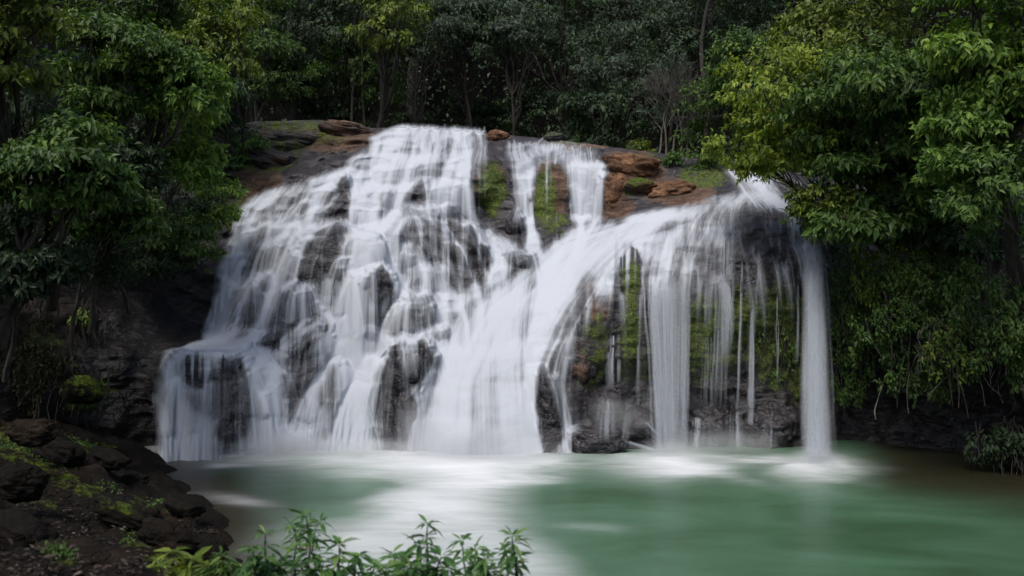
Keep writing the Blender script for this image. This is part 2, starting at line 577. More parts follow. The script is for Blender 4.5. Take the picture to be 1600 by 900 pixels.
rz = ridged(W.reshape(-1, 3) * np.array((0.55, 0.55, 1.1)) + 4.0, 5).reshape(D.shape)
wild = np.clip(blob(PX, PY, 1150, 540, 330, 200) * 1.2, 0, 1)
D = D + (0.34 * nz - 0.22 * rz) * (1 - 0.8 * chw) - fanw * np.interp(PY, [300, 380], [0.34, 0.20]) * ridged(W.reshape(-1, 3) * np.array((0.9, 0.9, 0.8)) + 57, 3).reshape(D.shape) - 0.12 * wild * ridged(W.reshape(-1, 3) * np.array((1.6, 1.6, 1.2)) + 31, 4).reshape(D.shape)
W = Pv(PX, PY, D)
W[..., 2] = np.maximum(W[..., 2], -0.6)
# the plateau behind the crest
rows = [W]
top = W[0]
for k, dy in enumerate((0.4, 1.2, 3, 7, 16, 40)):
    r = top.copy()
    r[:, 1] += dy
    r[:, 0] *= (1 + dy / 60)
    r[:, 2] += -0.12 + 0.01 * dy + 0.15 * vnoise(r * 0.7)
    rows.insert(0, r[None])
Wf = np.concatenate(rows, 0)
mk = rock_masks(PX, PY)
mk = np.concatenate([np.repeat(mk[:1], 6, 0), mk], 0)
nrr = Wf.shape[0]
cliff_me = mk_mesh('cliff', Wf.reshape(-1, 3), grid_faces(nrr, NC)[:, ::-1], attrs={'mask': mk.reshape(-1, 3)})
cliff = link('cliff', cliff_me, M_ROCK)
cliff['kind'] = 'structure'
cliff['label'] = 'dark wet rock face the water runs down'

bvh_v = [Wf.reshape(-1, 3)]
bvh_f = [grid_faces(nrr, NC)]

# ------------------------------------------------------------------ boulders
def ico(sub):
    bm = bmesh.new()
    bmesh.ops.create_icosphere(bm, subdivisions=sub, radius=1.0)
    v = np.array([q.co[:] for q in bm.verts])
    f = np.array([[q.index for q in fc.verts] for fc in bm.faces])
    bm.free()
    return v, f
ICO = {k: ico(k) for k in (3, 4, 5)}

def boulder(px, py, rx, ry, prot, label, ang=0.0, moss=0.0, brown=0.0, Y=None, depth=1.0, rough=0.24, sub=5, cat='rock', name='boulder', group=None, z=None, mat=None, blocky=0.0):
    """a stone seen at (px,py) with half sizes rx, ry in pixels, standing prot metres proud of the cliff"""
    Yb = (base_depth(px, py) if Y is None else Y)
    Yb = float(Yb)
    a, c = rx / FPX * Yb, ry / FPX * Yb
    b = max(0.25, depth * (a + c) / 2)
    v, f = ICO[sub]
    seed = px * 0.37 + py * 0.11
    q = v.copy()
    if blocky:
        q = np.sign(q) * np.abs(q) ** (1 - 0.45 * blocky)
        q /= np.maximum(1, np.linalg.norm(q, axis=1, keepdims=True) / 1.25)
    d = 1 + rough * 1.3 * fbm(v * 1.3 + seed, 4)[:, None] - rough * 0.8 * np.maximum(0, ridged(v * np.array((1.2, 1.2, 2.0)) + seed + 5, 4))[:, None]
    d = d - 0.10 * np.maximum(0, ridged(v * np.array((2.6, 2.6, 5.0)) + seed + 23, 4))[:, None] + 0.05 * fbm(v * 6 + seed, 3)[:, None]
    q = q * d * np.array((a, b, c))
    s, k = math.sin(R(-ang)), math.cos(R(-ang))
    q = np.stack((q[:, 0] * k - q[:, 2] * s, q[:, 1], q[:, 0] * s + q[:, 2] * k), -1)
    ctr = P(px, py, Yb)
    ctr[1] = Yb - prot + b
    ctr = ctr if Y is None else P(px, py, Yb)
    up = v[:, 2]
    m = np.stack((np.full(len(v), moss) * (0.6 + 0.4 * up), np.full(len(v), brown), np.zeros(len(v))), -1)
    me = mk_mesh(name, q, f, attrs={'mask': np.clip(m, 0, 1)})
    o = link(name, me, mat or M_BOULDER)
    o.location = ctr
    tag(o, label, cat, group)
    bvh_v.append(q + ctr)
    bvh_f.append(f)
    return o

G = 'boulders in the waterfall'
boulder(714, 398, 96, 68, 0.75, 'largest bare dark boulder in the middle of the cascade, sloping down to the white chute', ang=38, group=G)
boulder(528, 428, 106, 84, 0.70, 'broad rounded boulder under a thin veil in the heart of the left fan', group=G)
boulder(588, 452, 36, 44, 1.00, 'upright rounded boulder with water parting around it beside the veiled dome', group=G)
boulder(645, 496, 40, 40, 0.70, 'round boulder just left of where the chute narrows', group=G)
boulder(688, 521, 17, 14, 0.35, 'smallest round stone poking out at the edge of the white chute', group=G, sub=4)
boulder(476, 538, 66, 32, 0.85, 'slanting olive brown rock slab above the lower left curtain', ang=-32, moss=0.35, brown=0.3, group=G)
boulder(646, 570, 40, 42, 0.80, 'dark mossy boulder with cracked top left of the white chute', moss=0.42, brown=0.15, group=G, blocky=0.5)
boulder(640, 650, 30, 70, 0.35, 'tall dark rock below the cracked mossy boulder beside the chute', group=G, blocky=0.6)
boulder(322, 630, 72, 86, 0.60, 'big square block with flat top under the lower left curtain', group=G, blocky=1.4, rough=0.14)
boulder(362, 668, 34, 26, 0.75, 'small purplish boulder at the foot of the lower left curtain', ang=-20, group=G, sub=4)
boulder(520, 632, 50, 75, 0.25, 'dark ribbed rock behind the lower middle curtain', group=G)
boulder(410, 480, 46, 60, 0.45, 'broad rounded boulder under white water at the left side of the fan', group=G)
boulder(470, 470, 30, 34, 0.8, 'small rounded boulder hidden in mist below the veiled dome', group=G, sub=4)
boulder(536, 294, 16, 24, 0.35, 'small dark upright stone high on the left fan', group=G, sub=4)
boulder(606, 318, 15, 28, 0.35, 'narrow dark stone below the crest with water sliding past', ang=25, group=G, sub=4)
boulder(655, 330, 34, 14, 0.45, 'low dark stone capping the upper cascade over the largest boulder', group=G, sub=4)
boulder(805, 355, 20, 26, 0.45, 'dark stone at the foot of the narrow middle fall', group=G, sub=4)
boulder(815, 405, 26, 16, 0.45, 'wet stone at the head of the chute under the narrow fall', ang=20, group=G, sub=4)
boulder(858, 632, 34, 70, 0.50, 'rough dark rock along the right edge of the white chute', ang=-14, group=G, rough=0.22)
boulder(905, 570, 34, 50, 0.35, 'brown mossy rock hump on the face right of the chute', moss=0.45, brown=0.5, group=G)
boulder(934, 692, 46, 30, 0.85, 'bare layered boulder at the pool edge right of the chute', group=G, blocky=0.6)
boulder(945, 635, 32, 28, 0.7, 'rounded rock behind the bare layered boulder with spray on top', group=G, sub=4)
boulder(1000, 668, 34, 34, 0.6, 'wet rock at the left foot of the main right fall', group=G, sub=4)
boulder(1108, 668, 44, 36, 0.6, 'low rock right of the main right fall with a thin spill over it', group=G)
boulder(1160, 640, 26, 24, 0.35, 'small rock at the foot of the thin right threads', group=G, sub=4)
boulder(1215, 670, 42, 40, 0.5, 'dark rock between the thin threads and the far free fall', group=G)
G2 = 'dry rocks on top of the falls'
boulder(985, 262, 52, 26, 0.45, 'orange brown dry slab right of the upper falls', brown=0.8, ang=8, mat=M_DRY, group=G2, blocky=0.5)
boulder(962, 302, 32, 40, 0.35, 'reddish dry rock beside the widest upper fall', brown=0.75, mat=M_DRY, group=G2, blocky=0.4)
boulder(1048, 303, 46, 22, 0.40, 'tan crumbly rock between the upper falls and the side cascade', brown=0.85, ang=-8, mat=M_DRY, group=G2, rough=0.25)
boulder(997, 293, 30, 13, 0.65, 'small rock covered in bright moss on the orange slab', moss=0.75, brown=0.5, mat=M_DRY, group=G2, sub=4)
boulder(778, 214, 20, 12, 0.35, 'small rusty stone on the crest between the two upper flows', brown=0.75, mat=M_DRY, group=G2, sub=4)
boulder(866, 216, 22, 9, 0.35, 'small mossy stone on the crest above the upper right fall', moss=0.65, brown=0.3, group=G2, sub=4)
boulder(540, 206, 52, 18, 0.45, 'long reddish slab at the left end of the crest', brown=0.62, ang=8, group=G2, blocky=0.5)
boulder(450, 214, 66, 24, 0.4, 'moss topped brown rock left of the crest under the trees', brown=0.45, moss=0.62, group=G2)
boulder(430, 250, 62, 20, 0.4, 'dark brown sloping slab below the moss topped rock', brown=0.42, ang=12, group=G2, blocky=0.4)

# ------------------------------------------------------------------ ground: one sheet, with the pool basin let in
def ground_height(x, y):
    ax = np.asarray(x, float)
    ay = np.asarray(y, float)
    # distance-like field of the pool
    left_edge = np.interp(ay, [-20, 6, 9, 11.8, 12.4, 15.2, 18, 20.5, 22], [-0.5, -1.0, -2.2, -3.45, -4.2, -5.35, -7.2, -9.0, -9.8])
    right_edge = np.interp(ay, [-20, 4, 9, 14, 19, 22], [1.0, 4.5, 9.5, 12.5, 12.3, 10.0])
    near = np.interp(ax, [-6, -3, 0, 4, 8], [9.0, 8.2, 7.8, 5.0, 3.0])
    dl = left_edge - ax
    dr = ax - right_edge
    dn = near - ay
    h = -0.9 + 0 * ax
    dl = dl + 0.55 * vnoise(np.stack((ax * 0.55, ay * 0.55, ax * 0 + 1.5), -1)) + 0.28 * vnoise(np.stack((ax * 1.7, ay * 1.7, ax * 0 + 4.5), -1))
    h = np.maximum(h, np.where(dl > -1.5, 0.35 * (dl + 0.02), -0.9) - 0.085 * np.maximum(dl - 2.0, 0))
    h = np.maximum(h, np.where(dr > -1.5, 0.8 * dr, -0.9))
    h = np.maximum(h, np.minimum(1.2 * dn, 1.35 + 0.12 * np.maximum(dn, 0)))
    h = np.minimum(h, 14.0)
    back = smoothstep(24, 31, ay)
    hb = 7.6 + 0.05 * np.maximum(ay - 30, 0) + 0.9 * np.maximum(ay - 44, 0)
    side = np.maximum(np.abs(ax) - 13, 0) * 0.45
    h = h * (1 - back) + (hb + side) * back
    return np.minimum(h, 60)

def ground_mesh(name, x0, x1, y0, y1, nx, ny, amp, lift=0.0):
    X, Yg = np.meshgrid(np.linspace(x0, x1, nx), np.linspace(y0, y1, ny))
    Z = ground_height(X, Yg) + lift
    p = np.stack((X, Yg, Z), -1).reshape(-1, 3)
    p[:, 2] += amp * 0.8 * ridged(np.stack(((p[:, 0] * 0.75 + p[:, 1] * 0.6) * 1.3, (p[:, 1] * 0.75 - p[:, 0] * 0.6) * 0.28, 0 * p[:, 0] + 2), -1), 4) * smoothstep(-0.3, 0.3, p[:, 2])
    p[:, 2] += amp * (fbm(p * np.array((0.8, 0.8, 0.3)), 5) + 0.7 * ridged(p * np.array((0.5, 0.5, 0.2)) + 3, 4)) * smoothstep(-0.5, 0.3, p[:, 2])
    return p, grid_faces(ny, nx)

p, f = ground_mesh('ground', -160, 160, -40, 220, 200, 180, 0.3, -0.25)
gme = mk_mesh('ground', p, f)
gr = link('ground', gme, M_SOIL)
gr['kind'] = 'structure'
p, f = ground_mesh('river_bank', -16, -0.0, 3, 21.5, 260, 300, 0.30)
keep = (p[f][:, :, 2].max(1) > -0.5)
pxb = p[:, 0] / p[:, 1] * FPX + 800
pyb = 450 - (p[:, 2] - CAM_Z) / p[:, 1] * FPX
mossb = np.zeros(len(p))
for a in [(130,600,70,30,30),(80,740,110,20,25),(190,790,110,18,30),(60,780,60,14,20),(230,840,60,30),(270,870,70,30),(20,690,50,40),(110,870,60,20),(150,700,60,14,10)]:
    mossb = np.maximum(mossb, blob(pxb, pyb, *a) * 0.50)
brb = np.zeros(len(p))
for a in [(40,660,60,40),(120,740,140,60),(220,800,100,40),(330,850,50,40)]:
    brb = np.maximum(brb, blob(pxb, pyb, *a) * 0.55)
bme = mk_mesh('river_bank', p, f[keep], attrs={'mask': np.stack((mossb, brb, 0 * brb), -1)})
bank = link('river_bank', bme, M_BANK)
bank['kind'] = 'structure'

# stones on the near bank
def bank_z(x, y):
    return float(ground_height(x, y))
GB = 'stones on the near left bank'
def bank_stone(px, py, Y, rx, ry, label, **kw):
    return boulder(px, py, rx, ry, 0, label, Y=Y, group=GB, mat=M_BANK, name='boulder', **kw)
bank_stone(30, 752, 10.6, 44, 34, 'smooth blue grey stone lying in the mossy bank at the lower left', depth=0.8)
bank_stone(50, 676, 13.0, 40, 24, 'reddish brown stone above the blue grey stone on the bank', brown=0.7, depth=0.8)
bank_stone(208, 752, 15.5, 26, 16, 'small dark stone at the water edge of the bank', depth=0.9, sub=4)
bank_stone(120, 868, 8.2, 90, 26, 'flat brown stone low on the bank with dry leaves around it', brown=0.55, ang=8, sub=4)
bank_stone(262, 838, 10.4, 46, 24, 'dark brown stone behind the yellow green plants', brown=0.5, ang=22, sub=4)
bank_stone(130, 610, 18.0, 36, 24, 'moss covered stone at the foot of the dark left cliff', moss=0.7, ang=30, sub=4)

for k_, (px_, py_, Y_, rx_, ry_, lb_) in enumerate([
    (95, 705, 14.0, 40, 18, 'low dark stone on the bank between the reddish and the blue grey stones'),
    (165, 715, 15.0, 34, 15, 'dark wedge shaped stone above the small stone at the water edge'),
    (285, 792, 13.2, 34, 14, 'flat dark stone half in the water below the small green tuft'),
    (200, 800, 11.4, 60, 20, 'long mossy stone in the middle of the near bank'),
    (20, 830, 9.2, 60, 30, 'dark stone at the left edge under the blue grey stone'),
    (320, 858, 10.6, 36, 20, 'angular dark stone at the pool edge behind the front plants')]):
    bank_stone(px_, py_, Y_, rx_, ry_, lb_, ang=20, blocky=0.5, sub=4, moss=0.4 if k_ == 3 else 0.0, rough=0.25)

# ------------------------------------------------------------------ pool
x = np.linspace(-34, 34, 420)
y = np.concatenate((np.linspace(3, 16, 120), np.linspace(16.1, 24.5, 200)))
X, Yp = np.meshgrid(x, y)
ppx = X / Yp * FPX + 800
ppy = 450 + CAM_Z / Yp * FPX
wob = fbm(np.stack((X * 0.5, Yp * 0.8, 0 * X), -1).reshape(-1, 3), 4).reshape(X.shape)
foam = np.zeros_like(X)
qx = ppx + wob * 45
qy = ppy + wob * 10
def fz(cx, cy, rx, ry, s, ang=0):
    global foam
    c, sn = math.cos(R(ang)), math.sin(R(ang))
    u = ((qx - cx) * c + (qy - cy) * sn) / rx
    v = (-(qx - cx) * sn + (qy - cy) * c) / ry
    foam = 1 - (1 - foam) * (1 - s * np.exp(-(u * u + v * v) * 1.3))
# main plume, between two edges that open towards the camera
el = np.interp(qy, [715, 740, 780, 820, 870, 920, 1000], [610, 630, 590, 515, 440, 390, 300])
er = np.interp(qy, [715, 735, 760, 790, 850, 920, 1000], [850, 830, 800, 800, 850, 920, 1010])
pl = smoothstep(-60, 100, qx - el) * smoothstep(-50, 90, er - qx)
pl *= np.interp(qy, [700, 720, 760, 820, 900, 1000], [1.0, 0.98, 0.9, 0.72, 0.52, 0.3])
foam = 1 - (1 - foam) * (1 - pl)
fz(720, 722, 160, 26, 0.9)
fz(450, 704, 230, 12, 0.9)
fz(320, 702, 100, 9, 0.85)
fz(570, 728, 100, 18, 0.65)
fz(400, 720, 110, 12, 0.3)
fz(350, 778, 55, 9, 0.5, 8)
fz(345, 728, 40, 5, 0.35)
fz(1050, 728, 95, 24, 0.95)
fz(1180, 716, 60, 11, 0.75)
fz(1275, 733, 58, 24, 0.97)
fz(860, 730, 70, 16, 0.7, -8)
fz(430, 850, 90, 36, 0.30, -20)
fz(930, 825, 50, 8, 0.18)
fz(1140, 745, 70, 8, 0.25, 12)
brown = np.clip(smoothstep(1290, 1420, ppx) * smoothstep(800, 725, ppy + (ppx - 1300) * -0.10), 0, 1) * 0.9
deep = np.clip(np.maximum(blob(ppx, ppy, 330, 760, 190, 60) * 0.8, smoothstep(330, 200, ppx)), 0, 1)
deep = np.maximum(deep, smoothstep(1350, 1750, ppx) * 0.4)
shore = smoothstep(0.0, 1.9, X - np.interp(Yp, [9, 11.8, 12.4, 15.2, 18, 20.5, 22], [-2.2, -3.45, -4.2, -5.35, -7.2, -9.0, -9.8]) + 0.5 * wob)
brown = np.maximum(brown, 0.9 * (1 - shore))
foam *= 0.35 + 0.65 * np.maximum(shore, smoothstep(722, 706, ppy))
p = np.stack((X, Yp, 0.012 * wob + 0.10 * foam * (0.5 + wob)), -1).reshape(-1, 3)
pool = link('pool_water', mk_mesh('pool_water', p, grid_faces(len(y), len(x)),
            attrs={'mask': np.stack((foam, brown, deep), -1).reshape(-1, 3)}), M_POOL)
pool['kind'] = 'structure'
pool['label'] = 'milky green pool with white foam spreading from the falls'

# ------------------------------------------------------------------ flowing water
BV = np.concatenate(bvh_v)
off = np.cumsum([0] + [len(v) for v in bvh_v])
BF = []
for k, ff in enumerate(bvh_f):
    BF += (ff + off[k]).tolist()
bvh = BVHTree.FromPolygons(BV.tolist(), BF)
GX0, GX1, GY0, GY1, GS = 200, 1360, 180, 740, 1.4
gx = np.arange(GX0, GX1, GS)
gy = np.arange(GY0, GY1, GS)
DM = np.full((len(gy), len(gx)), np.nan)
org = Vector((0, 0, CAM_Z))
for j, yy in enumerate(gy):
    for i, xx in enumerate(gx):
        d = Vector(((xx - 800) / FPX, 1.0, (450 - yy) / FPX))
        h = bvh.ray_cast(org, d.normalized(), 60.0)
        if h[0] is not None:
            DM[j, i] = h[0].y
        else:
            DM[j, i] = 40.0
DM = np.minimum(DM, 30.5)
def blur(a, n=1):
    for _ in range(n):
        a = np.pad(a, 1, mode='edge')
        a = (a[:-2, 1:-1] + 2 * a[1:-1, 1:-1] + a[2:, 1:-1]) / 4
        a = np.pad(a, 1, mode='edge')
        a = (a[1:-1, :-2] + 2 * a[1:-1, 1:-1] + a[1:-1, 2:]) / 4
    return a
DS = blur(DM, 3)
SW = Pv(*np.meshgrid(gx, gy), DS)
du = np.gradient(SW, axis=1)
dv = np.gradient(SW, axis=0)
NM = np.cross(du, dv)
NM /= np.linalg.norm(NM, axis=-1, keepdims=True) + 1e-9
NM[NM[..., 1] > 0] *= -1                                          # face the open side (-Y)
def samp(A, px, py):
    fx = np.clip((px - GX0) / GS, 0, len(gx) - 1.001)
    fy = np.clip((py - GY0) / GS, 0, len(gy) - 1.001)
    i, j = fx.astype(int), fy.astype(int)
    a, b = fx - i, fy - j
    if A.ndim == 3:
        a, b = a[:, None], b[:, None]
    return A[j, i] * (1 - a) * (1 - b) + A[j, i + 1] * a * (1 - b) + A[j + 1, i] * (1 - a) * b + A[j + 1, i + 1] * a * b

# where the rock stays bare: soft ellipses that thin the water
BARE = [(640,224,7,20,4,.6),(612,216,7,16,10,.5),(672,222,6,18,0,.55),(702,226,14,12,0,.6),(590,232,10,14,20,.45),(655,268,8,16,10,.5),(580,275,9,16,15,.5),(500,285,12,10,0,.45),(445,300,10,12,0,.4),(828,508,30,26,-40,.55),(772,640,12,60,8,.35),(815,600,16,44,0,.4),(745,472,24,10,-20,.35),(700,640,12,50,6,.25),(850,470,14,30,30,.4),(790,570,30,8,0,.3),(536,290,13,24,0,.85),(612,317,11,26,20,.85),(660,302,16,18,0,.65),(690,252,9,22,15,.7),(716,264,12,10,0,.6),(712,392,50,70,-30,.97),(690,350,34,14,15,.7),
        (506,358,52,12,0,.8),(504,400,64,32,0,.35),(492,452,36,28,0,.35),(588,446,22,32,0,.85),(620,495,40,26,0,.75),(660,490,16,22,0,.7),(688,520,13,11,0,.8),(550,430,16,30,0,.4),
        (410,338,18,20,20,.6),(404,394,22,34,15,.6),(384,508,20,30,0,.55),(440,470,22,40,0,.35),(470,300,30,10,0,.4),(455,330,24,12,0,.4),
        (328,574,56,26,0,1.05),(332,616,46,34,0,.85),(362,668,30,21,-20,.97),(300,640,26,26,0,.4),(468,528,56,22,-34,.97),(470,590,26,50,10,.9),(504,594,18,52,0,.85),(470,650,16,30,0,.5),
        (646,562,36,36,0,1.0),(630,640,20,58,0,.95),(590,560,14,40,0,.5),(560,650,20,40,0,.4),
        (768,294,28,48,0,1.3),(859,314,30,68,0,1.35),(765,225,14,16,0,.8),(800,372,22,24,0,.8),(814,406,24,14,20,.8),(870,240,40,8,0,.6),(735,215,14,10,0,.5),
        (1215,362,56,44,0,.95),(1125,375,74,60,0,.86),(1232,288,36,16,0,.85),(1200,285,10,14,0,.4),(1090,385,28,26,20,.55),(984,430,18,50,0,1.0),(925,545,26,100,0,.95),(1150,410,60,26,0,.6),
        (862,630,20,64,-14,.9),(848,690,22,30,0,.5),(934,690,46,30,0,1.0),(930,640,40,30,0,.8),(905,480,14,50,20,.7)]
def bare(px, py):
    r = np.ones_like(px)
    q = np.stack((px / 26, py / 40, 0 * px), -1)
    wx = 11 * fbm(q, 3)
    wy = 14 * fbm(q + 40, 3)
    # rills that keep running over the bare stone
    st = vnoise(np.stack((px / 7, py / 90, 0 * px + 5), -1)) * 0.5 + vnoise(np.stack((px / 3.2, py / 70, 0 * px + 9), -1)) * 0.3
    for (cx, cy, rx, ry, an, s) in BARE:
        m = np.clip(blob(px + wx, py + wy, cx, cy, rx * 1.05, ry * 1.05, an) * 1.5, 0, 1)
        r = r * (1 - np.clip((0.92 if s > 0.9 else 0.78) * s * m * (1.08 - 0.75 * np.clip(st + 0.2, 0, 1)), 0, 1))
    return r

# lips and runnels where the water gathers: (points, half width in pixels, strength)
LIPS = [([(478,302),(520,278),(560,256),(640,240),(715,246)],5,5),([(395,362),(440,350),(470,344)],5,5),([(560,344),(600,352),(660,376),(700,408),(722,455)],5,6),([(470,420),(440,404),(436,440)],4,2),
        ([(640,322),(690,328),(740,345),(790,378),(830,408)],8,8),([(258,546),(285,541),(340,539),(400,544),(445,556)],6,26),([(424,560),(440,548),(470,520),(530,486)],6,12),
        ([(530,528),(580,530),(640,530),(690,512)],4,5),([(500,500),(560,478),(600,480)],6,3),([(600,372),(640,400),(690,450),(716,490)],7,4),([(560,310),(610,300),(640,330)],7,4),
        ([(1250,316),(1200,306),(1150,300),(1090,318),(1020,340),(960,372)],5,8),([(1142,262),(1160,284),(1190,300)],10,5),
        ([(960,372),(900,440),(860,520),(850,560)],16,3),([(700,440),(650,460),(620,470)],4,3),([(440,400),(436,440),(430,480)],8,3),([(352,405),(345,460),(338,520)],12,4),
        ([(480,420),(520,430)],4,2),([(430,690),(480,668),(500,690)],10,5),([(250,690),(300,690),(340,682)],6,4),([(600,472),(640,452),(672,470),(690,505)],5,4),
        ([(672,512),(690,505),(706,518)],3,4),([(560,415),(588,408),(612,420),(616,450)],5,4)]
def lips(px, py):
    out = np.zeros_like(px)
    q = np.stack((px / 30, py / 30, 0 * px), -1)
    wx, wy = 5 * fbm(q + 11, 2), 5 * fbm(q + 71, 2)
    x, y = px + wx, py + wy
    for pts, hw, st in LIPS:
        dm = np.full(px.shape, 1e9)
        for (x0, y0), (x1, y1) in zip(pts[:-1], pts[1:]):
            dx, dy = x1 - x0, y1 - y0
            t_ = np.clip(((x - x0) * dx + (y - y0) * dy) / (dx * dx + dy * dy), 0, 1)
            ex, ey = x - (x0 + t_ * dx), y - (y0 + t_ * dy)
            ey = np.where(ey > 0, ey * 0.45, ey * 1.3)              # trails off downhill
            dm = np.minimum(dm, np.hypot(ex, ey))
        out += st * np.exp(-(dm / hw) ** 2)
    return out

class Ribbons:
    """soft strands of falling water; add() takes paths (n, steps, 3), widths, alphas"""
    def __init__(s):
        s.V, s.F, s.U, s.A, s.n = [], [], [], [], 0
    def add(s, path, nrm, width, alpha, lift=0.0):
        # path (k,3), nrm (k,3), width (k,), alpha (k,)
        k = len(path)
        if k < 3:
            return
        tg = np.gradient(path, axis=0)
        tg /= np.linalg.norm(tg, axis=1, keepdims=True) + 1e-9
        sd = np.cross(tg, nrm)
        sd /= np.linalg.norm(sd, axis=1, keepdims=True) + 1e-9
        c = path + nrm * lift
        a = c - sd * width[:, None] / 2
        b = c + sd * width[:, None] / 2
        s.V.append(np.stack((a, b), 1).reshape(-1, 3))
        L = np.concatenate(([0], np.cumsum(np.linalg.norm(np.diff(path, axis=0), axis=1)))) + rng.random() * 60
        # whole-number offsets keep the across coordinate readable through FRACT
        base = float(rng.integers(0, 900))
        u = np.stack((np.full(k, base + 0.004), np.full(k, base + 0.996)), 1)
        s.U.append(np.stack((u, np.stack((L, L), 1)), -1).reshape(-1, 2))
        s.A.append(np.repeat(alpha, 2))
        i = np.arange(k - 1) * 2 + s.n
        s.F.append(np.stack((i, i + 1, i + 3, i + 2), -1))
        s.n += 2 * k
    def build(s, name, label, cat, group=None):
        me = mk_mesh(name, np.concatenate(s.V), np.concatenate(s.F), uv=np.concatenate(s.U), attrs={'alpha': np.concatenate(s.A)})
        o = link(name, me, M_WATER)
        return tag(o, label, cat, group)

FALLS = {}
def fall(key):
    return FALLS.setdefault(key, Ribbons())

# which named fall a point of the flow belongs to
def region(px, py):
    r = np.full(px.shape, 0)                                       # broad left fan
    r = np.where((py > 545 - 0.12 * (px - 260)) & (px < 480), 1, r)     # lower left curtain
    r = np.where((px >= 480) & (px < 690) & (py > 540), 2, r)      # lower middle curtain
    chute_l = np.interp(py, [380, 440, 480, 520, 600, 720], [850, 780, 720, 690, 665, 620])
    chute_r = np.interp(py, [330, 380, 440, 520, 600, 720], [1130, 990, 930, 890, 860, 900])
    r = np.where((px > chute_l) & (px < chute_r) & (py > 345), 3, r)
    r = np.where((px > 735) & (px < 960) & (py < 380) & (r != 3), 4, r)      # upper right falls
    r = np.where((px > 1130) & (py < 312), 5, r)                   # side cascade
    r = np.where((px >= chute_r) & (py >= 312) & (px > 900), 6, r)  # dome veil
    return r

SEEDS = []
def run(line, n, v0=(0, -0.8, 0), jx=6, jy=4, w=1.0, life=1e9):
    """n drops set off along a line of photograph pixels; w = how much white each carries"""
    line = np.array(line, float)
    # bunch the drops in uneven rills
    tt = rng.random(n * 4) * (len(line) - 1)
    nz_ = vnoise(np.stack((tt * 9 + line[0, 0], tt * 0 + line[0, 1], tt * 0), -1)) * 0.6 + 0.5 + 0.3 * vnoise(np.stack((tt * 31 + line[0, 0], tt * 0 + line[0, 1], tt * 0), -1))
    tt = tt[rng.random(n * 4) < np.clip(nz_, 0.05, 1)][:n]
    n = len(tt)
    px = np.interp(tt, np.arange(len(line)), line[:, 0]) + rng.normal(0, jx, n)
    py = np.interp(tt, np.arange(len(line)), line[:, 1]) + rng.normal(0, jy, n)
    SEEDS.append((px, py, np.tile(np.asarray(v0, float), (n, 1)), np.full(n, w), np.full(n, life)))

# the broad fan on the left
run([(585, 208), (640, 202), (750, 208)], 2400, (-0.2, -1.0, 0))
run([(560, 245), (620, 235), (735, 245)], 1100, (-0.4, -0.8, 0))
run([(395, 305), (480, 288), (560, 262)], 1500, (-0.6, -0.7, 0))
run([(340, 430), (372, 350), (440, 330), (560, 350), (640, 330)], 1700)
run([(640, 325), (700, 335), (770, 370), (820, 400)], 900, (0.9, -0.6, 0), w=1.2)
run([(560, 365), (640, 380), (690, 430), (710, 470)], 700, (0.4, -0.6, 0))
run([(335, 450), (420, 450), (520, 440), (620, 460), (690, 490)], 1300)
run([(440, 356), (470, 346), (520, 344), (575, 352), (620, 372)], 1300, (0, -0.9, 0))
run([(450, 470), (480, 440), (560, 430)], 500, (0, -0.8, 0))
run([(345, 400), (335, 470), (330, 520)], 500, (0, -0.5, 0))
# lower curtains
run([(262, 550), (320, 547), (400, 550)], 1000, w=0.8)
run([(290, 540), (335, 537), (400, 542), (440, 560)], 900, (0.5, -0.8, 0), w=1.2)
run([(430, 548), (470, 520), (530, 492)], 600, (-0.9, -0.4, 0), w=1.2)
run([(500, 525), (560, 530), (620, 535)], 1000)
run([(600, 526), (640, 523), (690, 513)], 350)
run([(380, 655), (430, 650), (490, 660)], 600, (0.1, -0.8, 0), w=1.2)
run([(250, 680), (300, 676), (340, 668)], 350, (0, -0.8, 0))
# the upper right falls
run([(790, 226), (860, 226), (935, 236)], 900)
run([(690, 258), (735, 255)], 420, (-0.1, -0.6, 0), jx=3, w=1.3)
run([(804, 252), (830, 252)], 420, (0, -0.4, 0), jx=3, w=1.3)
run([(888, 254), (946, 258)], 900, (0, -0.5, 0), jx=3, w=1.3)
# chute
run([(870, 385), (900, 360), (960, 350)], 1500, (-1.0, -1.2, 0), w=1.6)
run([(1060, 330), (1000, 343), (950, 370)], 1500, (-2.2, -1.0, 0), w=1.5)
run([(830, 420), (800, 445), (760, 470)], 1200, (-0.6, -1.2, 0), w=1.6)
run([(740, 478), (800, 465), (870, 440), (910, 425)], 1900, (-0.4, -1.4, 0), w=1.8)
run([(690, 530), (740, 550), (840, 530)], 1500, (0, -1.3, 0), w=1.8)
run([(670, 600), (740, 620), (830, 600)], 1300, (0, -1.3, 0), w=1.8)
run([(725, 500), (690, 555), (668, 600)], 900, (-0.5, -1.3, 0), w=1.5)
run([(660, 610), (645, 650), (690, 650)], 700, (-0.2, -1.0, 0), w=1.2)
# side cascade and dome
run([(1140, 258), (1175, 264), (1195, 272)], 650, (-0.4, -1.0, 0), w=1.0)
run([(1245, 312), (1180, 304), (1140, 312)], 400, (-1.2, -0.5, 0), w=1.1)
run([(1140, 315), (1060, 333), (1000, 355)], 1000, (-1.4, -0.7, 0), w=1.3)
run([(985, 368), (1060, 348), (1120, 345)], 900, (0, -0.7, 0))
run([(1085, 360), (1120, 350), (1190, 365)], 260, (0, -0.7, 0))

